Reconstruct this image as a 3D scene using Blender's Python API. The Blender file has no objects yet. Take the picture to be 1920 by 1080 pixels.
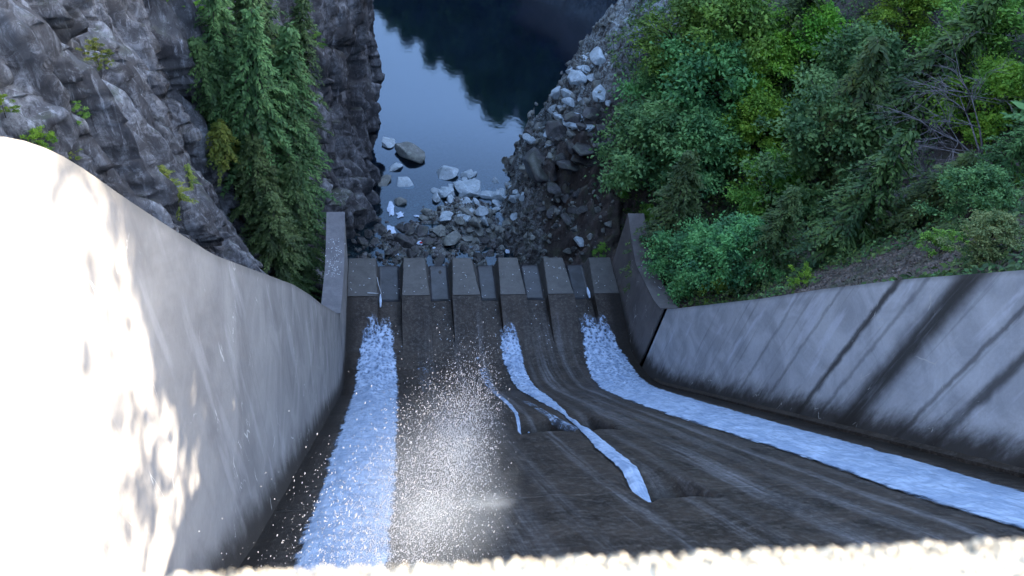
import bpy, math, random
import numpy as np
from mathutils import Matrix, Vector

# ------------------------------------------------------------------ camera, world, sun, exposure
SC = bpy.context.scene
COL = SC.collection
RIGHT = np.array([0.98735302, -0.10828343, 0.11579604])
UP = np.array([0.01000603, 0.77151022, 0.63613824])
FWD = np.array([0.15822105, 0.62693435, -0.76283643])
FPX = 1480.0
cam_d = bpy.data.cameras.new("camera")
cam = bpy.data.objects.new("camera", cam_d)
COL.objects.link(cam)
cam.matrix_world = Matrix(((RIGHT[0], UP[0], -FWD[0], 0), (RIGHT[1], UP[1], -FWD[1], 0), (RIGHT[2], UP[2], -FWD[2], 0), (0, 0, 0, 1)))
cam_d.sensor_width = 36
cam_d.lens = 36 * FPX / 1920
cam_d.clip_start = 0.05
cam_d.clip_end = 3000
cam_d.dof.use_dof = True
cam_d.dof.focus_distance = 60
cam_d.dof.aperture_fstop = 5
SC.camera = cam

SUN_EL = math.radians(19)
SUN_DIR = Vector((math.cos(SUN_EL) * 0.998, math.cos(SUN_EL) * -0.03, math.sin(SUN_EL)))
world = bpy.data.worlds.new("World")
SC.world = world
world.use_nodes = True
wn = world.node_tree
sky = wn.nodes.new("ShaderNodeTexSky")
sky.sky_type = 'NISHITA'
sky.sun_disc = False
sky.sun_elevation = SUN_EL
sky.sun_rotation = math.atan2(SUN_DIR.x, SUN_DIR.y)
sky.altitude = 100
sky.air_density = 0.9
sky.dust_density = 1.6
sky.ozone_density = 1.0
bg = wn.nodes["Background"]
bg.inputs[1].default_value = 0.15
wn.links.new(sky.outputs[0], bg.inputs[0])
sun_d = bpy.data.lights.new("sun", 'SUN')
sun_d.energy = 2.7
sun_d.angle = math.radians(0.5)
sun_d.color = (1.0, 0.85, 0.66)
sun = bpy.data.objects.new("sun", sun_d)
COL.objects.link(sun)
sun.rotation_euler = SUN_DIR.to_track_quat('Z', 'Y').to_euler()
SC.view_settings.view_transform = 'Standard'
SC.view_settings.look = 'None'
SC.view_settings.exposure = 3.3
SC.view_settings.gamma = 1
SC.cycles.max_bounces = 6
SC.cycles.transparent_max_bounces = 12
SC.cycles.volume_step_rate = 4
SC.cycles.use_denoising = True

rnd = random.Random(7)

# ------------------------------------------------------------------ numpy noise
def _h(i, j, k, s=0):
    n = (i.astype(np.int64) * 374761393 + j.astype(np.int64) * 668265263 + k.astype(np.int64) * 2147483647 + s * 974711) & 0xffffffff
    n = ((n ^ (n >> 13)) * 1274126177) & 0xffffffff
    n = ((n ^ (n >> 16)) * 2246822519) & 0xffffffff
    return ((n ^ (n >> 15)) & 0xffffff) / float(0xffffff)

def vnoise(x, y, z, s=0):
    x, y, z = np.broadcast_arrays(np.asarray(x, float), np.asarray(y, float), np.asarray(z, float))
    i, j, k = np.floor(x), np.floor(y), np.floor(z)
    u, v, w = x - i, y - j, z - k
    u, v, w = [t * t * (3 - 2 * t) for t in (u, v, w)]
    r = 0
    for a in (0, 1):
        for b in (0, 1):
            for c in (0, 1):
                r = r + _h(i + a, j + b, k + c, s) * (u if a else 1 - u) * (v if b else 1 - v) * (w if c else 1 - w)
    return r * 2 - 1

def fbm(x, y, z, o=4, s=0):
    r, a, t = 0, 1, 0
    for q in range(o):
        r = r + a * vnoise(x, y, z, s + q)
        t += a
        a *= .5
        x, y, z = x * 2.03 + 3.1, y * 2.03 + 1.7, z * 2.03 + 5.3
    return r / t

def blocks(x, y, z, s=0):
    """blocky rock: every worley cell carries a tilted plane"""
    x, y, z = np.broadcast_arrays(np.asarray(x, float), np.asarray(y, float), np.asarray(z, float))
    i, j, k = np.floor(x), np.floor(y), np.floor(z)
    best = np.full(x.shape, 1e9)
    sec = np.full(x.shape, 1e9)
    val = np.zeros(x.shape)
    for a in (-1, 0, 1):
        for b in (-1, 0, 1):
            for c in (-1, 0, 1):
                I, J, K = i + a, j + b, k + c
                dx, dy, dz = I + _h(I, J, K, s) - x, J + _h(I, J, K, s + 1) - y, K + _h(I, J, K, s + 2) - z
                d = np.sqrt(dx * dx + dy * dy + dz * dz)
                v = (_h(I, J, K, s + 3) * 2 - 1) + dx * (_h(I, J, K, s + 4) * 2 - 1) * 1.3 + dy * (_h(I, J, K, s + 5) * 2 - 1) * 1.3 + dz * (_h(I, J, K, s + 6) * 2 - 1) * 1.3
                m = d < best
                sec = np.where(m, best, np.minimum(sec, d))
                val = np.where(m, v, val)
                best = np.where(m, d, best)
    return val - 0.5 * np.clip(0.12 - (sec - best), 0, 0.12) / 0.12

def sm(a, b, x):
    t = np.clip((x - a) / (b - a), 0, 1)
    return t * t * (3 - 2 * t)

# ------------------------------------------------------------------ objects
def tag(o, label=None, cat=None, group=None, kind=None):
    if label: o["label"] = label
    if cat: o["category"] = cat
    if group: o["group"] = group
    if kind: o["kind"] = kind
    return o

def mesh(name, V, F, mats=None, uv=None, attr=None, smooth=False):
    V = np.asarray(V, dtype=np.float32).reshape(-1, 3)
    me = bpy.data.meshes.new(name)
    if isinstance(F, np.ndarray):
        n, k = F.shape
        me.vertices.add(len(V)); me.vertices.foreach_set("co", V.ravel())
        me.loops.add(n * k); me.loops.foreach_set("vertex_index", F.astype(np.int32).ravel())
        me.polygons.add(n); me.polygons.foreach_set("loop_start", np.arange(0, n * k, k, dtype=np.int32))
        me.polygons.foreach_set("loop_total", np.full(n, k, dtype=np.int32))
        me.update(calc_edges=True)
    else:
        me.from_pydata(V.tolist(), [], F)
    me.validate()
    if uv is not None:
        l = me.uv_layers.new(name="UVMap")
        idx = np.empty(len(me.loops), dtype=np.int32)
        me.loops.foreach_get("vertex_index", idx)
        l.data.foreach_set("uv", np.asarray(uv, dtype=np.float32)[idx].ravel())
    if attr is not None:
        for k, v in attr.items():
            a = me.attributes.new(k, 'FLOAT', 'POINT')
            a.data.foreach_set("value", np.asarray(v, dtype=np.float32).ravel())
    if smooth:
        me.polygons.foreach_set("use_smooth", np.ones(len(me.polygons), dtype=bool))
    if mats: me.materials.append(mats)
    return me

def obj(name, me, parent=None, loc=None):
    o = bpy.data.objects.new(name, me)
    COL.objects.link(o)
    if parent: o.parent = parent
    if loc is not None: o.location = loc
    return o

def grid_faces(n, m, flip=False):
    a = (np.arange(n - 1)[:, None] * m + np.arange(m - 1)[None]).ravel()
    q = np.stack([a, a + m, a + m + 1, a + 1], 1)
    return q[:, ::-1].copy() if flip else q

def box(x0, x1, y0, y1, z0, z1):
    V = [(x, y, z) for x in (x0, x1) for y in (y0, y1) for z in (z0, z1)]
    F = [(0, 1, 3, 2), (4, 6, 7, 5), (0, 4, 5, 1), (2, 3, 7, 6), (0, 2, 6, 4), (1, 5, 7, 3)]
    return V, F

# ------------------------------------------------------------------ materials
class M:
    def __init__(s, name):
        s.m = bpy.data.materials.new(name); s.m.use_nodes = True
        s.t = s.m.node_tree; s.n = s.t.nodes; s.b = s.n["Principled BSDF"]; s.out = s.n["Material Output"]
    def link(s, a, b): s.t.links.new(a, b)
    def put(s, sock, v):
        if isinstance(v, bpy.types.NodeSocket): s.link(v, sock)
        elif isinstance(v, (tuple, list)) and len(v) == 3 and sock.type == 'RGBA': sock.default_value = (*v, 1)
        else: sock.default_value = v
    def co(s, kind="Object", scale=(1, 1, 1), rot=(0, 0, 0), uv=False):
        tc = s.n.new("ShaderNodeTexCoord"); mp = s.n.new("ShaderNodeMapping")
        s.link(tc.outputs["UV" if uv else kind], mp.inputs[0])
        mp.inputs["Scale"].default_value = scale; mp.inputs["Rotation"].default_value = rot
        return mp.outputs[0]
    def noise(s, v, scale, detail=5, rough=.55, dist=0):
        n = s.n.new("ShaderNodeTexNoise"); s.link(v, n.inputs["Vector"])
        n.inputs["Scale"].default_value = scale; n.inputs["Detail"].default_value = detail
        n.inputs["Roughness"].default_value = rough; n.inputs["Distortion"].default_value = dist
        return n.outputs[0]
    def voro(s, v, scale, feature='F1', out=0, rnd=1):
        n = s.n.new("ShaderNodeTexVoronoi"); n.feature = feature; s.link(v, n.inputs["Vector"])
        n.inputs["Scale"].default_value = scale; n.inputs["Randomness"].default_value = rnd
        return n.outputs[out]
    def ramp(s, f, stops):
        n = s.n.new("ShaderNodeValToRGB"); s.link(f, n.inputs[0]); e = n.color_ramp.elements
        while len(e) < len(stops): e.new(.5)
        for el, (p, c) in zip(e, stops):
            el.position = p
            if not isinstance(c, (tuple, list)): c = (c, c, c)
            el.color = (*c, 1)
        return n.outputs[0]
    def mix(s, f, a, b, mode='MIX'):
        n = s.n.new("ShaderNodeMix"); n.data_type = 'RGBA'; n.blend_type = mode
        s.put(n.inputs[0], f); s.put(n.inputs[6], a if not isinstance(a, (int, float)) else (a, a, a)); s.put(n.inputs[7], b if not isinstance(b, (int, float)) else (b, b, b))
        return n.outputs[2]
    def math(s, op, a, b=0.0, c=None, clamp=False):
        n = s.n.new("ShaderNodeMath"); n.operation = op; n.use_clamp = clamp
        s.put(n.inputs[0], a); s.put(n.inputs[1], b)
        if c is not None: s.put(n.inputs[2], c)
        return n.outputs[0]
    def rng(s, v, a, b, c=0., d=1.):
        n = s.n.new("ShaderNodeMapRange"); n.interpolation_type = 'SMOOTHSTEP'; s.put(n.inputs[0], v)
        for i, q in zip((1, 2, 3, 4), (a, b, c, d)): n.inputs[i].default_value = q
        return n.outputs[0]
    def sep(s, v):
        n = s.n.new("ShaderNodeSeparateXYZ"); s.link(v, n.inputs[0]); return n.outputs
    def comb(s, x, y, z=0.):
        n = s.n.new("ShaderNodeCombineXYZ"); s.put(n.inputs[0], x); s.put(n.inputs[1], y); s.put(n.inputs[2], z); return n.outputs[0]
    def attr(s, name):
        n = s.n.new("ShaderNodeAttribute"); n.attribute_name = name; return n.outputs["Fac"]
    def bump(s, h, dist=.05, strength=1.):
        n = s.n.new("ShaderNodeBump"); s.link(h, n.inputs["Height"]); n.inputs["Distance"].default_value = dist
        n.inputs["Strength"].default_value = strength; s.link(n.outputs[0], s.b.inputs["Normal"]); return n
    def set(s, col=None, rough=None, spec=None):
        if col is not None: s.put(s.b.inputs["Base Color"], col)
        if rough is not None: s.put(s.b.inputs["Roughness"], rough)
        if spec is not None: s.put(s.b.inputs["Specular IOR Level"], spec)
        return s.m

def m_wall(name, stains, dark_h, tone):
    """board marked concrete, vertical run stains, dark growth near the chute"""
    m = M(name)
    P = m.co("Object")
    x, y, z = m.sep(P)
    st = m.comb(x, m.math('MULTIPLY', y, 1.6), m.math('MULTIPLY', z, .05))
    a = m.noise(st, 1.5, 6, .6)
    a2 = m.noise(m.comb(0., m.math('MULTIPLY', y, 1.), m.math('MULTIPLY', z, .16)), .8, 4)
    big = m.noise(P, .35, 5, .6, .8)
    fine = m.noise(P, 5, 6, .7)
    col = m.mix(m.rng(big, .3, .7), (tone[0] * .72, tone[1] * .72, tone[2] * .74), (tone[0] * 1.12, tone[1] * 1.12, tone[2] * 1.12))
    col = m.mix(m.math('MULTIPLY', m.rng(a, .54, .78), .6 * stains), col, (.05, .048, .046))
    col = m.mix(m.math('MULTIPLY', m.rng(a2, .56, .66), .55), col, (tone[0] * 1.35, tone[1] * 1.35, tone[2] * 1.4))
    col = m.mix(m.math('MULTIPLY', fine, .35), col, (.13, .12, .11))
    # lift joints, 1.8 m apart, and formwork panels
    uvx, uvy, _ = m.sep(m.co(uv=True))
    if stains > .5:
        wob = m.math('MULTIPLY_ADD', m.noise(P, 1.1, 4), 1.3, -.65)
        for y0, w, z0, k in ((20.4, .55, -40, .95), (23.55, .17, -38, .9), (15.9, .22, -31, .8), (17.5, .1, -31, .6), (22.2, .1, -30, .4), (26.5, .08, -36, .35), (29.2, .1, -41, .35), (12.5, .3, -25, .6), (10.2, .2, -20, .5)):
            d = m.math('ABSOLUTE', m.math('SUBTRACT', m.math('MULTIPLY_ADD', wob, .3, y), y0))
            f = m.math('MULTIPLY', m.rng(d, w * .3, w * 2.1, 1., 0.), m.rng(m.noise(m.comb(x, m.math('MULTIPLY', y, 3.2), m.math('MULTIPLY', z, .25)), 1., 5), .2, .5, .6, 1.))
            col = m.mix(m.math('MULTIPLY', f, k), col, (.035, .033, .03))
    h = m.math('ADD', uvy, m.math('MULTIPLY', m.math('SUBTRACT', m.noise(m.comb(x, m.math('MULTIPLY', y, 1.3), m.math('MULTIPLY', z, .35)), 1.2, 6, .7), .5), dark_h * 1.5))
    col = m.mix(m.rng(h, dark_h * .35, dark_h * 1.5, .93, 0.), col, (.035, .03, .026))
    # weathered top edge
    col = m.mix(m.rng(m.math('ADD', uvx, m.math('MULTIPLY', a, .5)), .15, .75, .45, 0.), col, (.09, .088, .08))
    cr = m.voro(m.co("Object", (.16, .16, .16)), 1.0, 'DISTANCE_TO_EDGE')
    wb = m.voro(m.comb(m.math('MULTIPLY', a2, 3.), m.math('MULTIPLY', y, .33), m.math('MULTIPLY', z, .2)), 1., 'DISTANCE_TO_EDGE')
    col = m.mix(m.math('MULTIPLY', m.rng(wb, .0, .012, 1., 0.), m.rng(m.noise(P, .5), .54, .62)), col, (.55, .55, .53))
    m.set(col, .85, .3)
    m.bump(m.mix(.5, fine, big), .06, .5)
    return m.m

def m_slab(name, c1, c2, rough=.6):
    m = M(name); P = m.co("Object")
    n = m.noise(P, .9, 6, .65, .5); f = m.noise(P, 9, 5, .7)
    col = m.mix(m.rng(n, .3, .7), c1, c2)
    col = m.mix(m.math('MULTIPLY', m.rng(f, .45, .75), .45), col, (c1[0] * .45, c1[1] * .45, c1[2] * .45))
    sp = m.voro(P, 5.)
    col = m.mix(m.rng(sp, .0, .07, .7, 0.), col, (.5, .5, .5))
    m.set(col, rough); m.bump(f, .04, .6)
    return m.m

def m_chute():
    m = M("wet_concrete")
    ux, us, _ = m.sep(m.co(uv=True))
    P = m.co("Object")
    # streamlines: noise stretched along the flow
    wx = m.math('ADD', ux, m.math('MULTIPLY', m.noise(m.comb(m.math('MULTIPLY', ux, .12), m.math('MULTIPLY', us, .03)), 1., 3), 1.4))
    s1 = m.noise(m.comb(m.math('MULTIPLY', wx, 2.2), m.math('MULTIPLY', us, .035)), 1., 7, .68)
    s2 = m.noise(m.comb(m.math('MULTIPLY', wx, 7.), m.math('MULTIPLY', us, .08), 3.), 1., 5, .7)
    grain = m.noise(P, 3.2, 9, .8)
    joint = m.noise(m.comb(m.math('MULTIPLY', ux, .5), m.math('MULTIPLY', us, 1.9)), 1., 7, .75, .8)
    base = m.mix(m.rng(m.noise(P, .5, 5), .3, .7), (.018, .0135, .011), (.048, .037, .030))
    base = m.mix(m.math('MULTIPLY', m.rng(grain, .46, .66), .8), base, (.10, .088, .08))
    base = m.mix(m.math('MULTIPLY', m.rng(joint, .56, .66), .6), base, (.008, .007, .007))
    sp = m.noise(P, 16., 3, .8)
    base = m.mix(m.math('MULTIPLY', m.rng(sp, .6, .72), m.rng(m.noise(P, .8), .45, .6)), base, (.17, .15, .14))
    # thin films: three broad milky bands where the photo has them, plus fine filaments
    def band(x0, w, k, drift=0.):
        xx = m.math('ADD', wx, m.math('MULTIPLY', m.math('SUBTRACT', us, 40.), drift))
        return m.math('MULTIPLY', m.rng(m.math('ABSOLUTE', m.math('SUBTRACT', xx, x0)), w * .2, w, 1., 0.), k)
    f = band(15.6, 1.0, 1., -.035)
    for a in ((17.2, .7, .6, -.02), (10.0, .45, .9, -.02), (4.6, 1.5, .45, 0.), (12.4, .4, .5, -.03), (18.6, .5, .8, -.01), (7.4, .6, .35, -.02), (19.9, 1.2, .3, 0.), (13.8, .5, .4, -.05)):
        f = m.math('MAXIMUM', f, band(*a))
    f = m.math('MULTIPLY', f, m.rng(m.mix(.5, s1, s2), .4, .62))
    f = m.math('MAXIMUM', f, m.math('MULTIPLY', m.rng(m.mix(.6, s1, s2), .56, .7), .45))
    f = m.math('MULTIPLY', f, m.rng(m.noise(m.comb(ux, m.math('MULTIPLY', us, .2)), .5, 4), .3, .6, .35, 1.))
    f = m.math('MULTIPLY', f, m.rng(us, 73., 80., 1., .12))
    col = m.mix(m.math('MULTIPLY', f, m.rng(grain, .35, .6, .35, .8)), base, (.22, .22, .235))
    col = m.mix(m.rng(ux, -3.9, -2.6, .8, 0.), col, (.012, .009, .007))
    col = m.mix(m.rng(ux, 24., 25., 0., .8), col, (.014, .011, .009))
    col = m.mix(m.math('MULTIPLY', m.attr("shadowed"), .85), col, (.006, .005, .0045))  # shade of the eroded hollows painted into the colour, darker where deeper
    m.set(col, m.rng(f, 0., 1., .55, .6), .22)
    m.bump(m.mix(.6, m.mix(.4, grain, joint), s1), .10, .8)
    return m.m

def m_foam(name, lace=1.):
    m = M(name)
    ux, us, _ = m.sep(m.co(uv=True)); P = m.co("Object")
    d = m.attr("dens")
    lump = m.noise(m.comb(m.math('MULTIPLY', ux, 1.), m.math('MULTIPLY', us, .55)), 1.0, 4, .6, 1.2)
    v1 = m.voro(m.comb(m.math('MULTIPLY', ux, 1.0), m.math('MULTIPLY', us, .8), m.math('MULTIPLY', m.noise(P, 1.1, 5), 2.6)), 2.7)
    v2 = m.voro(P, 4.)
    n = m.noise(m.comb(m.math('MULTIPLY', ux, 3.), m.math('MULTIPLY', us, .9)), 1.3, 7, .65, .6)
    lines = m.noise(m.comb(m.math('MULTIPLY', ux, 1.), m.math('MULTIPLY', us, 3.2)), 1., 5, .6, .7)
    fil = m.noise(m.comb(m.math('MULTIPLY', ux, 5.), m.math('MULTIPLY', us, .35)), 1.3, 6, .7, .4)
    cover = m.math('ADD', m.mix(m.rng(us, 55., 74.), fil, m.mix(.5, v1, n)), m.math('MULTIPLY_ADD', m.math('SUBTRACT', d, .5), 1.7, m.math('MULTIPLY', m.math('SUBTRACT', lump, .5), .9)))
    a = m.rng(cover, .22, .85)
    col = m.mix(m.rng(m.mix(m.rng(us, 50., 72., .06, .5), m.mix(.3, m.mix(.6, n, fil), lines), v1), .26, .64), (.08, .13, .22), (.48, .59, .77))
    col = m.mix(m.math('MULTIPLY', m.rng(lump, .38, .6, 1., 0.), .55), col, (.16, .24, .38))
    col = m.mix(m.math('MULTIPLY', m.rng(v2, .0, .5, 1., 0.), .15), col, (.3, .38, .5))
    m.set(col, .55, .4)
    m.b.inputs["Subsurface Weight"].default_value = 0.0
    m.put(m.b.inputs["Alpha"], a)
    m.bump(m.mix(m.rng(us, 45., 68., .92, .7), v1, m.mix(.5, n, fil)), .09, .7)
    return m.m

def m_rock(name, dark, mid, light, scale=1., moss=.3, streak=.6, wet=.65):
    m = M(name); P = m.co("Object")
    x, y, z = m.sep(P)
    ve = m.comb(x, y, m.math('MULTIPLY', z, .17))
    n1 = m.noise(ve, .33 * scale, 8, .68, 1.1)
    n2 = m.noise(P, 1.6 * scale, 8, .75, .8)
    n3 = m.noise(ve, 1.1 * scale, 6, .7, 2.)
    wv = m.n.new("ShaderNodeVectorMath"); wv.operation = 'MULTIPLY_ADD'; nn_ = m.n.new("ShaderNodeTexNoise"); m.link(ve, nn_.inputs["Vector"]); nn_.inputs["Scale"].default_value = .9 * scale; nn_.inputs["Detail"].default_value = 5
    m.link(nn_.outputs[1], wv.inputs[0]); wv.inputs[1].default_value = (1.6, 1.6, 1.6); m.link(ve, wv.inputs[2])
    cr = m.voro(wv.outputs[0], .8 * scale, 'DISTANCE_TO_EDGE')
    cell = m.voro(ve, 1.4 * scale, 'F1', 1)
    col = m.ramp(m.mix(.5, n1, n2), [(.3, dark), (.48, mid), (.62, light), (.75, tuple(min(.8, c * 1.3) for c in light))])
    cw = m.n.new("ShaderNodeRGBToBW"); m.link(cell, cw.inputs[0])
    col = m.mix(.14, col, m.mix(cw.outputs[0], dark, light))
    col = m.mix(m.math('MULTIPLY', m.rng(n3, .55, .72), streak), col, light)
    col = m.mix(m.math('MULTIPLY', m.rng(n3, .3, .42, 1., 0.), .75), col, dark)
    col = m.mix(m.math('MULTIPLY', m.rng(cr, 0., .04, .55, 0.), m.rng(n2, .45, .6)), col, tuple(c * .35 for c in dark))
    g = m.n.new("ShaderNodeNewGeometry"); nx, ny, nz = m.sep(g.outputs["Normal"])
    mo = m.math('MULTIPLY', m.rng(nz, .35, .8), m.rng(m.noise(P, .8, 5), .45, .6))
    col = m.mix(m.math('MULTIPLY', mo, moss), col, (.05, .075, .025))
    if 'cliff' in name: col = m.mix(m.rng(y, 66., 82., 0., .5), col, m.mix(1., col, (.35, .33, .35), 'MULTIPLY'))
    if name.startswith("bank"):
        pa = m.attr("pale")
        st = m.mix(m.rng(n2, .35, .65), (.05, .055, .055), (.36, .41, .43))
        col = m.mix(m.math('MULTIPLY', pa, m.rng(n2, .38, .6, .1, 1.)), col, st)
    m.set(col, wet, .4)
    m.bump(m.mix(.35, n2, m.mix(.3, n1, m.rng(cr, 0., .12))), .16, .9)
    return m.m

def m_leaf(name, c1, c2, c3, trans=.25):
    m = M(name)
    g = m.n.new("ShaderNodeNewGeometry"); oi = m.n.new("ShaderNodeObjectInfo")
    r = g.outputs["Random Per Island"]
    P = m.co("Object")
    col = m.mix(r, c1, c2)
    col = m.mix(m.rng(m.noise(P, .55, 3), .42, .62), col, c3)
    hs = m.n.new("ShaderNodeHueSaturation"); m.link(col, hs.inputs["Color"])
    m.put(hs.inputs["Hue"], m.math('MULTIPLY_ADD', oi.outputs["Random"], .045, .47))
    m.put(hs.inputs["Value"], m.math('MULTIPLY_ADD', oi.outputs["Random"], .6, .85))
    m.set(hs.outputs[0], .6, .35)
    tr = m.n.new("ShaderNodeBsdfTranslucent"); m.link(hs.outputs[0], tr.inputs[0])
    mx = m.n.new("ShaderNodeMixShader"); mx.inputs[0].default_value = trans
    m.link(m.b.outputs[0], mx.inputs[1]); m.link(tr.outputs[0], mx.inputs[2]); m.link(mx.outputs[0], m.out.inputs[0])
    return m.m

def m_plain(name, c, rough=.8, var=.4):
    m = M(name); n = m.noise(m.co("Object"), 4, 5)
    m.set(m.mix(m.rng(n, .3, .7), tuple(k * (1 - var) for k in c), tuple(min(1, k * (1 + var)) for k in c)), rough, .3)
    return m.m

def m_water():
    m = M("river_water"); P = m.co("Object")
    n = m.noise(m.co("Object", (1, 1, 1)), .9, 5, .6); n2 = m.noise(P, .12, 4)
    t = m.n.new("ShaderNodeBsdfTransparent"); t.inputs[0].default_value = (.5, .66, .72, 1)
    m.set(m.mix(m.rng(n2, .3, .7), (.004, .008, .016), (.006, .012, .024)), .012, .9)
    m.b.inputs["IOR"].default_value = 1.75; m.b.inputs["Specular Tint"].default_value = (.66, .82, 1, 1)
    m.b.inputs["Specular IOR Level"].default_value = .9
    bp = m.bump(n, .02, .35)
    y = m.sep(P)[1]
    depth = m.attr("shallow")
    gl = m.n.new("ShaderNodeBsdfGlossy"); gl.inputs["Roughness"].default_value = .012; gl.inputs[0].default_value = (.66, .82, 1, 1)
    fr = m.n.new("ShaderNodeFresnel"); fr.inputs[0].default_value = 1.6
    m.link(bp.outputs[0], gl.inputs["Normal"]); m.link(bp.outputs[0], fr.inputs["Normal"])
    m1 = m.n.new("ShaderNodeMixShader"); m.link(fr.outputs[0], m1.inputs[0]); m.link(t.outputs[0], m1.inputs[1]); m.link(gl.outputs[0], m1.inputs[2])
    m2 = m.n.new("ShaderNodeMixShader"); m.link(m.math('MULTIPLY', depth, .85), m2.inputs[0]); m.link(m.b.outputs[0], m2.inputs[1]); m.link(m1.outputs[0], m2.inputs[2])
    m.link(m2.outputs[0], m.out.inputs[0])
    return m.m

MAT = {}
MAT['wall_l'] = m_wall("pale_wall_concrete", .35, 1.3, (.30, .295, .29))
MAT['wall_r'] = m_wall("stained_wall_concrete", .9, 1.5, (.55, .575, .62))
MAT['end_r'] = m_wall("run_stained_concrete", 1.0, 1.0, (.17, .16, .16))
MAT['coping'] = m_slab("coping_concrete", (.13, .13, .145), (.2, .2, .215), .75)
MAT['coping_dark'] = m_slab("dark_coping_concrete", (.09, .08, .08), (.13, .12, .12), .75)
MAT['chute'] = m_chute()
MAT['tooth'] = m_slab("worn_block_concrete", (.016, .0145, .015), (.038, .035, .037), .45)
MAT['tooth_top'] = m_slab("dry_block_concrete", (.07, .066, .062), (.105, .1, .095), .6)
MAT['gap'] = m_slab("wet_gap_concrete", (.014, .014, .017), (.040, .042, .050), .35)
MAT['foam'] = m_foam("white_foam")
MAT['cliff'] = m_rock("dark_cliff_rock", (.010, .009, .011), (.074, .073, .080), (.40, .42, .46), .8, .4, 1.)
MAT['bank'] = m_rock("bank_rock_and_soil", (.012, .008, .007), (.045, .033, .029), (.13, .11, .105), 1.2, .3, .4)
MAT['rock_dark'] = m_rock("wet_dark_rock", (.015, .015, .018), (.055, .053, .057), (.16, .16, .165), 2.2, .25, .4, .45)
MAT['rock_mid'] = m_rock("olive_grey_rock", (.06, .064, .06), (.17, .18, .17), (.34, .35, .34), 2., .15, .4, .7)
MAT['rock_pale'] = m_rock("pale_rock", (.15, .18, .2), (.36, .43, .48), (.6, .68, .76), 1.8, .0, .5, .7)
MAT['bark'] = m_plain("bark", (.06, .05, .042), .9)
MAT['deadwood'] = m_plain("dead_wood", (.2, .18, .19), .9)
MAT['water'] = m_water()

# ------------------------------------------------------------------ dam profile
PR = np.array([(0, -11.5), (8.1, -21.8), (11.9, -27.0), (16.6, -33.1), (22.9, -41.3), (33.8, -55.5), (38, -61.0), (41, -64.1), (44.2, -66.3), (47, -67.4), (50, -67.9), (54, -68.1), (61, -68.5)], float)
_s = np.concatenate([[0], np.cumsum(np.hypot(*np.diff(PR, axis=0).T))])
SS = np.arange(0, _s[-1], .1)
def _smooth(a, w=21):
    k = np.hanning(w); k /= k.sum()
    p = np.concatenate([2 * a[0] - a[w // 2:0:-1], a, 2 * a[-1] - a[-2:-w // 2 - 1:-1]])
    return np.convolve(p, k, 'valid')
PY, PZ = _smooth(np.interp(SS, _s, PR[:, 0])), _smooth(np.interp(SS, _s, PR[:, 1]))
SMAX = SS[-1]
XL, XR = -4.05, 26.0
def prof(s): return np.interp(s, SS, PY), np.interp(s, SS, PZ)
def profn(s):
    y0, z0 = prof(s - .3); y1, z1 = prof(s + .3)
    L = np.hypot(y1 - y0, z1 - z0)
    return -(z1 - z0) / L, (y1 - y0) / L
def s_at_y(y): return np.interp(y, PY, SS)
def z_at_y(y): return np.interp(y, PY, PZ)

WT = np.array([(-4, -3.3), (0, -3.7), (4, -4.4), (6, -5.15), (7.15, -6.0), (7.7, -6.6), (8.3, -7.3), (9.3, -8.9), (10.7, -11.0), (13.2, -14.7), (18.3, -21.4), (23.1, -27.7), (27.7, -34.1), (31.9, -40.2), (42, -54.3), (44.3, -57.3)], float)
ET = np.array([(44.3, -57.3), (46, -58.3), (49.7, -59.4), (52.4, -60.2), (55, -59.7), (58.3, -58.7)], float)

CAVS = ((8.0, 10.9, 36.9, 9., 2.2), (12.0, 13.7, 36.95, 9., 2.2), (9.7, 12.2, 19.5, 6., 1.5))
def cavity(x, s):
    """eroded hollows in the chute: they end at a sharp upstream step and fade downstream"""
    d = np.zeros(np.broadcast(x, s).shape)
    for x0, x1, s0, L, dep in CAVS:
        u = (x - (x0 + x1) / 2) / ((x1 - x0) / 2)
        edge = s0 - .9 * np.clip(np.abs(u) - .35, 0, 1) ** 2 + .12 * vnoise(x * 1.5, 0, 0, 3)
        m = sm(1.2, .7, np.abs(u)) * sm(0, .08, s - edge) * sm(L, 0, s - edge) ** 1.0
        d = np.maximum(d, dep * m)
    return d

# ------------------------------------------------------------------ spillway
spill = obj("spillway", None)
tag(spill, "wet dark concrete spillway chute running down to a row of six blocks", "spillway")
xs = np.arange(XL, XR + .01, .15)
ss = np.concatenate([np.arange(0, 19.0, .2), np.arange(19.0, 20.6, .05), np.arange(20.6, 36, .2), np.arange(36, 38.2, .05), np.arange(38.2, SMAX - 1.4, .2)])
Xg, Sg = np.meshgrid(xs, ss, indexing='ij')
Yg, Zg = prof(Sg); ny, nz = profn(Sg)
dd = -cavity(Xg, Sg) + .05 * fbm(Xg * .5, Sg * .3, 0, 4, 5) + .03 * fbm(Xg * 2, Sg * .8, 0, 3, 6)
V = np.stack([Xg, Yg + ny * dd, Zg + nz * dd], -1).reshape(-1, 3)
n, k = len(xs), len(ss)
F = grid_faces(n, k)
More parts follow.
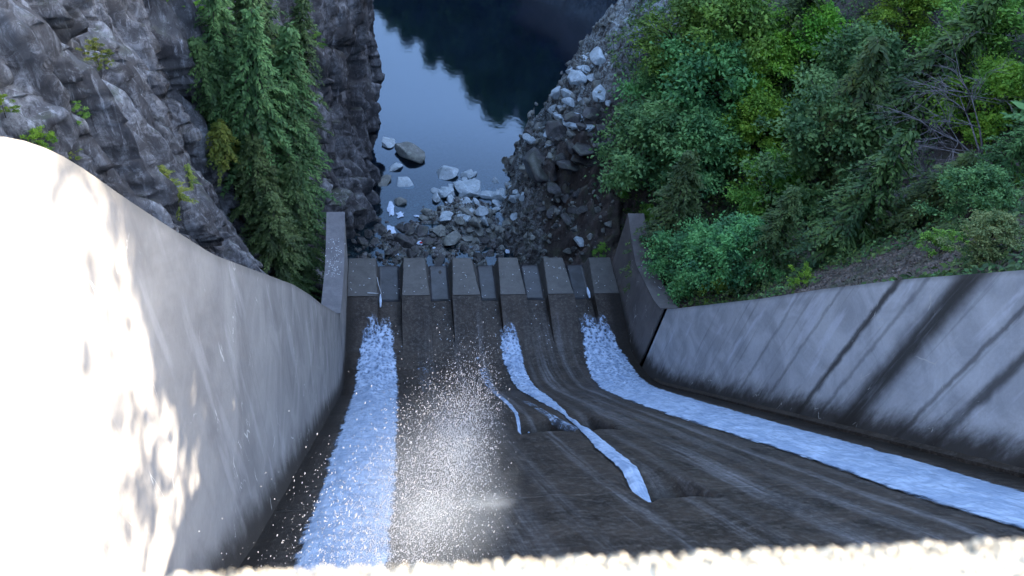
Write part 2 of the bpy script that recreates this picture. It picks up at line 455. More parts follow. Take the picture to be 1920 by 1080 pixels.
# give the slab a body: a bottom sheet 3 m lower joined round the edge
Vb = np.stack([Xg, Yg - ny * 3, Zg - nz * 3], -1).reshape(-1, 3)
ring = np.concatenate([np.arange(0, k), np.arange(1, n) * k + k - 1, (n - 1) * k + np.arange(k - 2, -1, -1), np.arange(n - 2, 0, -1) * k])
r2 = np.roll(ring, -1)
Fs = np.stack([ring, ring + n * k, r2 + n * k, r2], 1)
Fb = F[:, ::-1] + n * k
me = mesh("chute_floor", np.concatenate([V, Vb]), np.concatenate([F, Fs, F[:, ::-1] + n * k]), MAT['chute'], uv=np.concatenate([np.stack([Xg.ravel(), Sg.ravel()], 1)] * 2), attr={"shadowed": np.concatenate([sm(.15, 1.1, cavity(Xg, Sg)).ravel()] * 2)}, smooth=True)
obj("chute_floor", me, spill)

def loft(secs, closed=True):
    """secs: list of rings (same length) -> V, F with end caps"""
    V = [p for s in secs for p in s]; q = len(secs[0]); F = []
    for i in range(len(secs) - 1):
        for j in range(q):
            F.append((i * q + j, i * q + (j + 1) % q, (i + 1) * q + (j + 1) % q, (i + 1) * q + j))
    F.append(tuple(range(q - 1, -1, -1))); F.append(tuple((len(secs) - 1) * q + j for j in range(q)))
    return V, F

# teeth: base x0-x1, top narrower; ramp then lighter top slab
TEETH = [(-4.05, -.74, -4.05, -1.0), (1.6, 4.9, 2.02, 4.42), (7.05, 10.4, 7.5, 9.7), (12.33, 15.49, 12.72, 15.0), (17.66, 20.92, 18.0, 20.32), (22.98, 26.0, 23.4, 26.0)]
YE = 59.55
for i, (a, b, c, d) in enumerate(TEETH):
    secs = []
    for y in np.concatenate([np.linspace(45.0, 54.0, 28)]):
        w = min(1, (y - 45.0) / 6)
        zt = z_at_y(y) - .03 + 1.28 * float(sm(46.3, 53.6, y)) - .25 * max(0, 46.6 - y)
        zb = z_at_y(y) - .6
        # top edges nearly the full width upstream, where the side is a mere groove
        cc, d2 = a + .12 + (c - a) * .0 * w, b - .12
        if i == 0: cc = a
        if i == 5: d2 = b
        secs.append([(a, y, zb), (cc, y, zt), (d2, y, zt), (b, y, zb)])
    Vt, Ft = loft(secs)
    obj("deflector_ramp", mesh("deflector_ramp", Vt, Ft, MAT['chute'], uv=[(p[0], float(s_at_y(p[1]))) for p in Vt]), spill)
    secs = []
    for y in np.linspace(54.0, YE, 24):
        e = ((y - 54.) / (YE - 54.)) ** .85
        zt = -66.78 - .12 * (y - 54) / 5.5 + rnd.uniform(-.012, .012)
        if y > YE - .15: zt -= .07
        a1, b1 = (a + .12) * (1 - e) + c * e, (b - .12) * (1 - e) + d * e
        if i == 0: a1 = a
        if i == 5: b1 = b
        ja, jb = rnd.uniform(.03, .11), rnd.uniform(.03, .11)
        secs.append([(a, y, zt - 2.4), (a, y, zt - 1.7), (a1, y, zt - ja), (a1 + ja, y, zt), (b1 - jb, y, zt), (b1, y, zt - jb), (b, y, zt - 1.7), (b, y, zt - 2.4)])
    Vt, Ft = loft(secs)
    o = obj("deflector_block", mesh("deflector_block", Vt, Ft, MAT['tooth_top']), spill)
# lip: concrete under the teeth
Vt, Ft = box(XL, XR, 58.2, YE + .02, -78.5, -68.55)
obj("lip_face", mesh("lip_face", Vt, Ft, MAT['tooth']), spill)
for i in range(5):
    a, b = TEETH[i][1] + .02, TEETH[i + 1][0] - .02
    ys = np.linspace(54.2, YE + .05, 12); xx = np.linspace(a, b, 8)
    A, B = np.meshgrid(xx, ys, indexing='ij')
    Zs = z_at_y(np.minimum(B, 59)) + .03 + .02 * fbm(A * 2, B * 2, 0, 3)
    Vt = np.stack([A, B, Zs], -1).reshape(-1, 3); V2 = Vt.copy(); V2[:, 2] -= .5
    f = grid_faces(8, 12); nn = 96
    rg = np.concatenate([np.arange(0, 12), np.arange(1, 8) * 12 + 11, 7 * 12 + np.arange(10, -1, -1), np.arange(6, 0, -1) * 12]); rr = np.roll(rg, -1)
    obj("gap_floor", mesh("gap_floor", np.concatenate([Vt, V2]), np.concatenate([f, np.stack([rg, rg + nn, rr + nn, rr], 1), f[:, ::-1] + nn]), MAT['gap']), spill)

# ------------------------------------------------------------------ training walls
def wall_part(name, ys, ztop, xin, t, side, mat, parent, zlow=2.5, outer=2.0, xin_bot=None):
    """inner face as a dense grid with uv = (distance below the top, height above the chute)"""
    R = 14; V = []; UV = []
    for y in ys:
        zt = ztop(y); zb = float(z_at_y(min(max(y, 0), 61))) - zlow if y < 61 else -72
        if y < 0: zb = -16
        zb = min(zb, zt - 1)
        for r in range(R):
            z = zt + (zb - zt) * (r / (R - 1))
            V.append((xin, y, z)); UV.append((zt - z, (z - float(z_at_y(min(max(y, 0), 61)))) * .62))
        V += [(xin + side * outer, y, zb), (xin + side * t, y, zt)]
        UV += [(5, 5), (5, 5)]
    q = R + 2; F = []
    for i in range(len(ys) - 1):
        for j in range(q):
            f = (i * q + j, i * q + (j + 1) % q, (i + 1) * q + (j + 1) % q, (i + 1) * q + j)
            F.append(f if side > 0 else f[::-1])
    F.append(tuple(range(q))[::-side]); F.append(tuple((len(ys) - 1) * q + j for j in range(q))[::side])
    return obj(name, mesh(name, V, F, mat, uv=UV), parent)

def cap_part(name, ys, ztop, x0, x1, th, mat, parent):
    secs = [[(x0, y, ztop(y) + .004), (x0, y, ztop(y) + th), (x1, y, ztop(y) + th), (x1, y, ztop(y) + .004)] for y in ys]
    V, F = loft(secs)
    return obj(name, mesh(name, V, F, mat), parent)

_wy = np.arange(-4, 44.31, .35)
WTy, WTz = _wy, _smooth(np.interp(_wy, WT[:, 0], WT[:, 1]), 7)
_ey = np.arange(44.3, 58.5, .3)
ETz = _smooth(np.interp(_ey, ET[:, 0], ET[:, 1]), 9)
wt = lambda y: float(np.interp(y, WTy, WTz))
et = lambda y: float(np.interp(y, _ey, ETz))
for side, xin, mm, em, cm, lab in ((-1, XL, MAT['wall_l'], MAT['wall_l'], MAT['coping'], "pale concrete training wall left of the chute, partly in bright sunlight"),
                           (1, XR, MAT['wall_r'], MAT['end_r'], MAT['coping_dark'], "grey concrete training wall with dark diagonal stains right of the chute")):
    w = obj("training_wall", None); tag(w, lab, "wall")
    wall_part("wall_face", list(_wy[:-2]) + [43.2], wt, xin, .42, side, mm, w)
    if side > 0:
        # the joint in front of the end section stands open, wider at the bottom
        wall_part("end_wall", list(np.arange(43.9, 58.5, .35)) + [58.4], lambda y: (et(y) if y > 44.3 else wt(y)), xin, 1.75, side, em, w)
        V, F = box(26.7, 27.6, 43.0, 44.2, -72, -58.5); obj("joint_backing", mesh("joint_backing", V, F, MAT['tooth']), w)
    else:
        wall_part("end_wall", list(np.arange(43.24, 58.5, .35)) + [58.4], lambda y: (et(y) if y > 44.3 else wt(y)), xin, 1.75, side, em, w)
    cap_part("coping", list(np.arange(44.3, 58.4, .4)) + [58.45], et, xin - side * .03, xin + side * 1.8, .10, cm, w)

# water stop kerb along the right wall foot
ys_ = SS[::8]
secs = []
for s in np.arange(6, 66, 1.):
    y, z = prof(s); a, b = profn(s)
    secs.append([(25.62, y, z - .1), (25.62, y + a * .16, z + b * .16), (25.995, y + a * .3, z + b * .3), (25.995, y, z - .1)])
V, F = loft(secs)
obj("foot_kerb", mesh("foot_kerb", V, F, MAT['chute']), spill)

# dam body and bridge deck behind and below the camera
dam = obj("dam_crest", None); tag(dam, "sunlit rough concrete parapet along the dam crest at the bottom edge", "parapet")
def m_parapet():
    m = M("exposed_aggregate"); P = m.co("Object")
    r = m.voro(P, 60, 'F1', 1); cw = m.n.new("ShaderNodeRGBToBW"); m.link(r, cw.inputs[0])
    n = m.noise(P, 30, 5)
    g = m.n.new("ShaderNodeNewGeometry")
    col = m.mix(g.outputs["Random Per Island"], (.34, .29, .21), (.7, .62, .47))
    col = m.mix(m.rng(n, .55, .75), col, (.2, .17, .13))
    m.set(col, .8); return m.m
MAT['agg'] = m_parapet(); MAT['agg_mortar'] = m_plain("parapet_mortar", (.5, .44, .33), .9)
TANA = (0.160 - 0.1715) / 0.54
secs = []
for x in np.concatenate([np.linspace(-8, -.4, 12), np.linspace(-.39, .65, 420), np.linspace(.66, 12, 14)]):
    ye = (.1725 - .023 * x if abs(x) < 2 else .173 - .0412 * np.sign(x)) + .0028 * float(fbm(x * 22, 0, 0, 4, 15)); zt_ = .0016 * float(fbm(x * 30, 3, 0, 3, 16))
    secs.append([(x, -.35, -2.2), (x, -.35, -.4645), (x, ye - .012, -.4645 + zt_), (x, ye - .003, -.469 + zt_), (x, ye, -2.2)])
V, F = loft(secs); obj("parapet_wall", mesh("parapet_wall", V, F, MAT['agg_mortar']), dam)

def ico(sub=1):
    t = (1 + 5 ** .5) / 2
    v = [(-1, t, 0), (1, t, 0), (-1, -t, 0), (1, -t, 0), (0, -1, t), (0, 1, t), (0, -1, -t), (0, 1, -t), (t, 0, -1), (t, 0, 1), (-t, 0, -1), (-t, 0, 1)]
    f = [(0, 11, 5), (0, 5, 1), (0, 1, 7), (0, 7, 10), (0, 10, 11), (1, 5, 9), (5, 11, 4), (11, 10, 2), (10, 7, 6), (7, 1, 8), (3, 9, 4), (3, 4, 2), (3, 2, 6), (3, 6, 8), (3, 8, 9), (4, 9, 5), (2, 4, 11), (6, 2, 10), (8, 6, 7), (9, 8, 1)]
    v = [np.array(p) / np.linalg.norm(p) for p in v]
    for _ in range(sub):
        c = {}; g = []
        def mid(a, b):
            k = (min(a, b), max(a, b))
            if k not in c:
                p = v[a] + v[b]; v.append(p / np.linalg.norm(p)); c[k] = len(v) - 1
            return c[k]
        for a, b, d in f:
            x, y, z = mid(a, b), mid(b, d), mid(d, a)
            g += [(a, x, z), (b, y, x), (d, z, y), (x, y, z)]
        f = g
    return np.array(v), np.array(f)

def scatter(base_v, base_f, P, Rm, Sc):
    """P (n,3), Rm (n,3,3), Sc (n,3) -> one merged mesh"""
    n = len(P)
    V = np.einsum('nij,nkj->nki', Rm, base_v[None] * Sc[:, None]) + P[:, None]
    F = base_f[None] + (np.arange(n) * len(base_v))[:, None, None]
    return V.reshape(-1, 3), F.reshape(-1, base_f.shape[1])

def rand_rot(n, r):
    q = r.normal(size=(n, 4)); q /= np.linalg.norm(q, axis=1)[:, None]
    w, x, y, z = q.T
    return np.stack([np.stack([1 - 2 * (y * y + z * z), 2 * (x * y - z * w), 2 * (x * z + y * w)], -1),
                     np.stack([2 * (x * y + z * w), 1 - 2 * (x * x + z * z), 2 * (y * z - x * w)], -1),
                     np.stack([2 * (x * z - y * w), 2 * (y * z + x * w), 1 - 2 * (x * x + y * y)], -1)], 1)

r = np.random.default_rng(4)
iv, if_ = ico(1)
n = 42000
P = np.stack([r.uniform(-.35, .6, n), r.uniform(.02, .165, n), np.full(n, -.4668)], 1)
edge = r.random(n) < .35
P[:, 1] = r.uniform(0, .172, n) - .023 * P[:, 0]; P[edge, 1] = r.uniform(.156, .173, edge.sum()) - .023 * P[edge, 0]; P[edge, 2] = r.uniform(-.52, -.467, edge.sum())
P[:, 2] += r.normal(0, .0015, n)
sc = r.uniform(.0008, .0023, n)[:, None] * r.uniform(.7, 1.3, (n, 3))
V, F = scatter(iv, if_, P, rand_rot(n, r), sc)
obj("aggregate", mesh("aggregate", V, F, MAT['agg'], smooth=True), dam)
V, F = box(-30, 45, -5, -.4, -3.2, -2.2); obj("crest_deck", mesh("crest_deck", V, F, MAT['coping']), dam)
V, F = box(-5.2, 28, -12, -.05, -30, -11.6); obj("dam_body", mesh("dam_body", V, F, MAT['coping_dark']), dam)
for x in (-5.0, 10.4, 25.9):
    V, F = box(x, x + 1.2, -6, -.6, -11.7, -3.25); obj("pier", mesh("pier", V, F, MAT['coping']), dam)

def lift(x, y):
    """height of the deflector ramps above the chute floor"""
    h = np.zeros(x.shape)
    for a, b, c, d in TEETH:
        zt = z_at_y(y) + 1.28 * sm(46.3, 53.6, y)
        m = (x > a + .1) & (x < b - .1)
        h = np.where(m, np.maximum(h, zt - z_at_y(y)), h)
    return h
# ------------------------------------------------------------------ water on the chute
def stream(label, tab, thick, dens, name="water_stream", step=.12):
    """tab rows: s, x_left, x_right, density 0..1"""
    tab = np.array(tab, float); tab = tab[np.argsort(tab[:, 0])]
    s = np.arange(tab[0, 0], tab[-1, 0], step)
    a = np.interp(s, tab[:, 0], tab[:, 1]); b = np.interp(s, tab[:, 0], tab[:, 2]); de = np.interp(s, tab[:, 0], tab[:, 3])
    a = _smooth(a, 13) if len(s) > 40 else a; b = _smooth(b, 13) if len(s) > 40 else b
    K = 44; w = np.linspace(0, 1, K)
    wid = (b - a)
    jl = .10 * fbm(s * 1.4, 0, 0, 4, 11) + .05 * fbm(s * 5, 0, 0, 2, 21); jr = .10 * fbm(s * 1.4, 9, 0, 4, 12) + .05 * fbm(s * 5, 4, 0, 2, 22)
    kk = np.clip(wid / 2., .15, 1)
    a = a + jl * kk * 1.6; b = b + jr * kk * 1.6
    X = a[:, None] + (b - a)[:, None] * w[None]
    S = np.repeat(s[:, None], K, 1)
    y, z = prof(S); ny, nz = profn(S)
    cv = cavity(X, S)
    prof_w = np.clip(1 - np.abs(2 * w - 1) ** 2.2, 0, 1)[None] * np.ones_like(S)
    bub = np.abs(fbm(X * 1.4, S * 1.1, 0, 4, 31)) * .8 + .4 * np.abs(fbm(X * 3, S * 2.4, 2, 3, 33))
    h = .02 + thick * prof_w * (.45 + (.45 + .75 * sm(52, 68, S)) * bub * np.minimum(1, wid[:, None] / 1.5)) * (.35 + .65 * de[:, None])
    if thick > .15: h = h + sm(50, 66, S) * .45 * prof_w * np.abs(fbm(X * .8, S * .7, 8, 3, 37)) * de[:, None] + .10 * prof_w * np.abs(fbm(X * .9, S * .55, 5, 3, 35))
    P = np.stack([X, y + ny * (h - cv), z + nz * (h - cv) + lift(X, y)], -1).reshape(-1, 3)
    edge = np.minimum(w, 1 - w)[None] * wid[:, None]
    dn = de[:, None] * sm(0, np.minimum(1.0, wid[:, None] * .22), edge) ** .8
    return obj(name, mesh(name, P, grid_faces(len(s), K)[:, ::-1], MAT['foam'], uv=np.stack([X.ravel(), S.ravel()], 1), attr={"dens": dn}, smooth=True))

tag(stream("", [(2, -2.6, .3, .9), (13.7, -2.85, .3, .95), (25, -3.0, .7, .97), (41.3, -3.2, 1.05, 1.), (61.7, -3.35, 1.45, 1.), (68, -3.3, 1.45, 1.), (72, -3.25, 1.4, .86), (75.5, -3.0, 1.3, .62), (78.2, -2.2, 1.0, .36), (79.4, -1.9, .8, 0.)], .4, 1),
    "broad white foaming water beside the left training wall", "water stream")
tag(stream("", [(19.9, 9.9, 10.25, .9), (20.4, 9.88, 10.35, 1.), (22., 10.0, 10.7, 1.), (25.8, 10.1, 11.16, 1.), (30.7, 10.5, 11.5, 1.), (35.6, 11.1, 11.9, 1.), (36.98, 11.22, 12.05, 1.), (37.6, 11.32, 11.75, .95), (44.9, 11.9, 12.45, 1.), (51.5, 11.75, 13.1, 1.), (57, 11.65, 13.6, 1.), (62.7, 11.65, 13.84, 1.), (68.6, 11.74, 13.95, .95), (71.5, 11.6, 14.2, .9), (74, 11.65, 14.3, .72), (76.5, 11.9, 14.0, .45), (78.3, 12.1, 13.5, 0.)], .3, 1),
    "white foam stream in the middle narrowing to a bright pointed tongue", "water stream")
tag(stream("", [(36.3, 8.1, 8.25, .9), (38., 8.2, 8.4, .95), (41.7, 8.42, 8.66, .95), (46, 8.8, 9.15, .85), (50, 9.0, 9.45, .7), (56, 9.1, 9.75, .6), (63.2, 9.1, 10.0, .5), (69, 9.0, 10.1, .45), (73.3, 9.0, 10.0, .3), (75, 9.2, 9.8, 0.)], .12, 1),
    "thin broken white trickle left of the central foam stream", "water stream")
tag(stream("", [(2, 18.6, 23.2, .9), (11.7, 18.54, 23.4, .88), (16, 18.6, 23.7, .9), (22.4, 18.85, 24.0, .93), (30.3, 18.75, 24.03, .96), (41.5, 18.3, 24.1, .97), (51.9, 18.3, 24.35, .95), (56.6, 18.6, 24.5, .95), (62, 19.0, 24.9, .95), (67.8, 19.6, 25.3, .96), (71, 20.0, 25.5, .85), (74.6, 20.4, 25.0, .66), (77.5, 20.6, 24.4, .48), (79.5, 20.7, 22.9, .22), (81.0, 21.1, 22.2, 0.)], .3, 1),
    "wide white water stream curving down along the right training wall", "water stream")

tag(stream("", [(37.1, 11.0, 11.55, .55), (42, 10.7, 11.4, .5), (48, 10.5, 11.35, .42), (55, 10.5, 11.3, .35), (62, 10.7, 11.4, .2), (66, 10.9, 11.4, 0.)], .05, 1),
    "thin grey arm of water joining the central stream at the eroded step", "water stream")
tag(stream("", [(46, 2.6, 4.3, .0), (50, 2.5, 4.6, .22), (61.5, 2.4, 4.9, .3), (70, 2.6, 5.1, .33), (75, 2.9, 5.2, .22), (77.5, 3.1, 5.3, 0.)], .03, 1),
    "thin milky sheet of water on the chute right of the left foam", "water stream")
tag(stream("", [(11, 14.4, 16.8, .0), (16, 14.4, 16.9, .2), (30, 15., 17.0, .26), (45, 15.6, 17.3, .27), (58, 16.0, 17.4, .25), (66, 16.2, 17.2, .15), (70, 16.3, 17.1, 0.)], .03, 1),
    "thin grey film of water between the central tongue and the right stream", "water stream")
# falling droplets thrown out from the gates, in the sunlight close to the dam
def m_drop():
    m = M("water_drop"); m.set((.36, .37, .41), .2, .5); m.b.inputs["Transmission Weight"].default_value = .25
    m.b.inputs["IOR"].default_value = 1.33; return m.m
n = 110000
t_ = r.beta(1.3, 1.7, n) * 1.2 - .1
A0, B0 = np.array([-.22, 3.1, -9.0]), np.array([1.72, 7.9, -12.9])
P = A0 + (B0 - A0) * t_[:, None]
wd_ = .86 - .5 * t_
g_ = r.normal(0, 1, n); g_ = np.where(np.abs(g_) > 1.9, r.normal(0, .7, n), g_)
P[:, 0] += g_ * wd_ * (.45 + .5 * r.random(n)); P[:, 1] += r.normal(0, .5, n); P[:, 2] += r.normal(0, .7, n)
clump = fbm(P[:, 0] * 1.6, P[:, 1] * .9, P[:, 2] * .9, 3, 55)
P = P[clump > -.22 - .3 * r.random(n)]; n = len(P)
rad = .0009 + .0062 * r.random(n) ** 7
sc = np.stack([rad, rad, rad * r.uniform(1.0, 3.6, n)], 1)
Dz = np.stack([r.normal(.38, .16, n), r.normal(.45, .18, n), np.ones(n)], 1); Dz /= np.linalg.norm(Dz, axis=1)[:, None]
Dx = np.cross(Dz, np.array([0., 1., 0.])); Dx /= np.linalg.norm(Dx, axis=1)[:, None]
Rm = np.stack([Dx, np.cross(Dz, Dx), Dz], 2)
i0, f0 = ico(0)
V, F = scatter(i0, f0, P, Rm, sc)
tag(obj("water_spray", mesh("water_spray", V, F, m_drop(), smooth=True)), "sparkling sunlit droplets sprayed above the left side of the chute", "spray", kind="stuff")
def m_mist(nm="mist", dn=.19):
    m = M(nm); P = m.co("Object"); m.n.remove(m.b)
    v = m.n.new("ShaderNodeVolumePrincipled"); v.inputs["Color"].default_value = (.76, .86, 1, 1); v.inputs["Anisotropy"].default_value = .2
    ln = m.n.new("ShaderNodeVectorMath"); ln.operation = 'LENGTH'; m.link(P, ln.inputs[0])
    d = m.math('MULTIPLY', m.rng(ln.outputs["Value"], .15, .98, 1., 0.), m.rng(m.noise(P, 2.2, 4), .35, .7, .25, 1.))
    m.link(m.math('MULTIPLY', d, dn), v.inputs["Density"]); m.link(v.outputs[0], m.out.inputs["Volume"]); return m.m
mv, mf = ico(3)
o = tag(obj("mist", mesh("mist", mv, mf, m_mist()), loc=(.6, 4.9, -10.5)), "soft bluish mist hanging in the spray", "mist", kind="stuff")
o.scale = (1.45, 3.3, 1.5); o.rotation_euler = (math.radians(-37), 0, math.radians(-18))
o = tag(obj("jet", mesh("jet", mv, mf, m_mist("jet", 1.8)), loc=(1.22, 4.05, -9.05)), "short pale jet of fine spray at the right edge of the mist", "mist", kind="stuff")
o.scale = (.42, .16, .16)

# ------------------------------------------------------------------ terrain
XWL = np.array([(50, -7.5), (60, -6.6), (65, -5.2), (70, -4.2), (76, -2.8), (82, -1.7), (90, -1.2), (98, -2.2), (107, -3.4), (118, -5.9), (128, -5.8), (150, -8), (175, -12), (300, -40)], float)
XWR = np.array([(40, 16), (60, 13.5), (68, 14.5), (74, 15.5), (78, 16.7), (81, 17.6), (86, 17.8), (91, 20.5), (98, 24.7), (106, 28.5), (110, 31), (114, 37), (122, 40.), (131, 42.5), (150, 41), (165, 28), (185, 6), (205, -25), (300, -90)], float)
B28 = np.array([(-40, -4), (0, -4), (8, -9.5), (20, -25.5), (30, -39.5), (42, -56.5), (50, -62), (60, -67), (300, -67)], float)

def H(x, y, detail=True):
    x, y = np.broadcast_arrays(np.asarray(x, float), np.asarray(y, float))
    xw = np.interp(y, XWR[:, 0], XWR[:, 1])
    d = x - xw
    t = sm(62, 82, y)
    sl = .42 * (1 - t) + 1.25 * t
    sl = np.where(d < 3.2, sl * (1 + 1.1 * t), sl)
    rise = np.where(d > 0, sl * np.minimum(d, 9) + 1.1 * t * 1.25 * np.minimum(np.maximum(d - 3.2, 0), .01) * 0 + np.where(d >= 3.2, 1.1 * t * sl * 3.2, 0) * np.where(d > 9, 1, 1) + .92 * np.maximum(d - 9, 0), d * .35)
    rise = rise - .35 * np.maximum(d - 75, 0)
    far = -76.2 + rise
    far = np.where(d < 0, np.maximum(far, -81), far)
    # rubble floor just below the blocks, and the pale heap
    rub = np.interp(y, [59, 62, 68, 73, 80, 88], [-75.9, -75.9, -76.0, -76.6, -78.2, -80])
    bar = rub + 2.4 * np.exp(-(((x - 11.3) / 5.0) ** 2 + ((y - 76.5) / 4.6) ** 2)) + .7 * np.exp(-(((x - 1.) / 3.) ** 2 + ((y - 69.5) / 4.) ** 2))
    far = np.maximum(far, bar)
    near = np.interp(y, B28[:, 0], B28[:, 1]) + (x - 28) * (.18 + .74 * sm(7, 14, y)) 
    under = z_at_y(np.clip(y, 0, 61)) - 7.0
    near = np.where(x > 27.0, near, under)
    near = np.where(y < -1, np.where(x > 27, near, -16), near)
    k = sm(58.5, 66, y)
    kk = np.where(x > 27.0, k, (y > 59.7).astype(float))
    z = near * (1 - kk) + far * kk
    # far bank that closes the canyon beyond the bend
    if detail:
        amp = np.where((x > 27) | (y > 60), 1., 0.)
        rocky = sm(60, 64, y) * sm(-3, 2, d) * sm(22, 8, d)
        z = z + amp * (.9 * fbm(x * .12, y * .12, 0, 4, 40) * sm(2, 14, np.abs(d)) + .25 * fbm(x * .8, y * .8, 0, 3, 41))
        z = z + rocky * (2.3 * blocks(x * .22, y * .22, z * .12, 50) + 1.1 * blocks(x * .6, y * .6, z * .4, 60))
        z = z + sm(60, 61, y) * sm(2, -1, d) * sm(92, 80, y) * (.33 * blocks(x * .9, y * .9, 0, 70) + .1 * blocks(x * 2.4, y * 2.4, 0, 80))
    return np.minimum(z, 34 + 3 * fbm(x * .03, y * .03, 0, 2, 8))

def axis(segs):
    return np.concatenate([np.arange(a, b, s) for a, b, s in segs])
gx = axis([(-40, -6, 2.), (-6, 46, .4), (46, 80, .9), (80, 260, 4.)])
gy = axis([(-60, -4, 4.), (-4, 58, .8), (58, 96, .33), (96, 140, .6), (140, 320, 3.)])
X, Y = np.meshgrid(gx, gy, indexing='ij')
Z = H(X, Y)
me = mesh("river_bank", np.stack([X, Y, Z], -1), grid_faces(len(gx), len(gy)), MAT['bank'], attr={"pale": np.clip(1.6 * np.exp(-((X - 11.5) / 6.) ** 2 - ((Y - 79) / 5.) ** 2) + .45 * np.exp(-((Y - 70) / 8.) ** 2) * (X < 20) + 1.0 * sm(-1, 2, X - np.interp(Y, XWR[:, 0], XWR[:, 1])) * sm(24, 13, X - np.interp(Y, XWR[:, 0], XWR[:, 1])) * sm(76, 84, Y) + .8 * np.exp(-((X - 33) / 5.) ** 2 - ((Y - 109) / 6.) ** 2) + .5 * np.exp(-((X - 43) / 5.) ** 2 - ((Y - 122) / 10.) ** 2), 0, 1)})
tag(obj("river_bank", me), "steep rocky right bank and stony riverbed", kind="structure")

def cliff_x(y, z, detail=True):
    y, z = np.broadcast_arrays(np.asarray(y, float), np.asarray(z, float))
    xw = np.interp(y, XWL[:, 0], XWL[:, 1], left=-7.5)
    h = z + 76
    k = np.interp(y, [0, 20, 45, 60, 80, 130, 200], [.25, .25, .22, .2, .10, .12, .3])
    rib = np.interp(y, [0, 14, 22, 36, 42, 47, 52, 70, 78, 84, 300], [-3, 0, 2.6, 3.2, 2.4, -1.0, -3.2, -3.6, -1.5, 0, 0])
    x = xw - k * h + rib * sm(2, 25, h)
    x = x - .6 * np.maximum(z - 2, 0)
    if detail:
        yy = y + 2.0 * fbm(y * .1, z * .06, 0, 3, 90)
        z2 = z + .35 * y
        x = x + 1.7 * blocks(yy * .17, z2 * .04, 0, 91) + .95 * blocks(yy * .48, z2 * .09, 1, 92) + .42 * blocks(yy * 1.15, z2 * .22, 2, 93) + .15 * blocks(yy * 2.3, z2 * .6, 2, 97)
        x = x - 1.5 * (1 - np.abs(fbm(yy * .3, z2 * .05, 0, 4, 94)) * 7).clip(0, 1) ** 1.5 + .22 * fbm(yy * 2., z2 * .6, 0, 3, 98)
        # undercut dark hollow near the water
        x = x - 1.6 * np.exp(-((y - 80) / 4.) ** 2 - ((z + 63) / 5.) ** 2)
    lim = np.where(y < 60, -6.7, 50)
    return np.minimum(x, lim)

cy = axis([(-30, 6, 2.), (6, 140, .27), (140, 320, 4.)]); cz = axis([(-80, -4, .29), (-4, 34, 1.2)])
Yc, Zc = np.meshgrid(cy, cz, indexing='ij')
Xc = cliff_x(Yc, Zc)
yoff = .35 * fbm(Yc * .5, Zc * .3, 7, 3, 96)
me = mesh("canyon_cliff", np.stack([Xc, Yc + yoff, Zc], -1), grid_faces(len(cy), len(cz)), MAT['cliff'])
tag(obj("canyon_cliff", me), "tall dark grey rock cliff on the left of the canyon", kind="structure")

# water
wxg, wyg = np.arange(-45, 140, 1.), np.arange(59.6, 320, 1.)
A, B = np.meshgrid(wxg, wyg, indexing='ij')
sh = sm(100, 74, B)
me = mesh("river", np.stack([A, B, 0 * A - 76.02], -1), grid_faces(len(wxg), len(wyg)), MAT['water'], attr={"shallow": sh}, smooth=True)
tag(obj("river", me), "still blue river pool with dark tree reflections", kind="structure")

# ------------------------------------------------------------------ rocks
def rock_mesh(name, seed, mat, flat=.7, sub=3, k=1.):
    v, f = ico(sub); rr = np.random.default_rng(seed)
    # cut by random planes for facets
    for _ in range(18):
        nrm = rr.normal(size=3); nrm /= np.linalg.norm(nrm); dist = rr.uniform(.38, .78)
        d = v @ nrm; m = d > dist
        v[m] -= np.outer(d[m] - dist, nrm)
    v *= 1.38 + .04 * fbm(v[:, 0] * 2.5 + seed, v[:, 1] * 2.5, v[:, 2] * 2.5, 3, seed)[:, None]
    v = v * np.array([1, rr.uniform(.7, 1.0), flat])
    return mesh(name, v, f, mat)

def ray(u, v):
    return (u - 960) / FPX * RIGHT - (v - 540) / FPX * UP + FWD
def hit(u, v, up=0., t0=15):
    """where the line through an image point meets the right bank (or a level `up` above it)"""
    d = ray(u, v); t = np.arange(t0, 260, .25); p = d[None] * t[:, None]
    z = np.maximum(H(p[:, 0], p[:, 1], False), -76.0) + up
    i = int(np.argmax(p[:, 2] < z)); q = p[i]
    return q[0], q[1], float(max(H(q[0], q[1]), -76.25)), t[i]

RK = {}
for nm, mt in (('dark', 'rock_dark'), ('mid', 'rock_mid'), ('pale', 'rock_pale')):
    RK[nm] = [rock_mesh("rock_" + nm, 100 + i, MAT[mt], .45 + .12 * (i % 4)) for i in range(6)]
def rock(kind, u, v, wpx, label, group=None, cat="rock", i=None, flat=1., rot=None, sink=.25):
    x, y, z, t = hit(u, v)
    z = max(z, float(H(x, y)))
    size = wpx * t / FPX / 2
    o = obj("boulder" if not group else "rock", RK[kind][rnd.randrange(6) if i is None else i])
    o.location = (x, y, z + size * .45 * flat)
    o.scale = (size, size * rnd.uniform(.75, 1.05), size * rnd.uniform(.8, 1.1) * flat)
    o.rotation_euler = (rnd.uniform(-.35, .35), rnd.uniform(-.35, .35), rnd.uniform(0, 6.28) if rot is None else rot)
    tag(o, label, cat, group)
    return o
rock('pale', 728, 269, 44, "flat pale boulder standing in the water against the left cliff", i=0, flat=.6)
rock('mid', 766, 287, 58, "large angular grey boulder alone in the pool, biggest on the left", i=1, flat=.8)
rock('pale', 743, 314, 34, "pale wedge shaped boulder just below the large angular one", i=2, flat=.5)
rock('mid', 722, 338, 36, "half sunken brownish boulder close to the left cliff foot", i=3, flat=.5)
rock('pale', 757, 344, 34, "small pale cracked boulder right of the half sunken one", i=4, flat=.5)
rock('mid', 750, 380, 26, "narrow upright grey rock in the channel on the left", i=5)
rock('pale', 833, 325, 44, "round white lumpy rock standing out in the pool ahead of the heap", i=2, flat=.6)
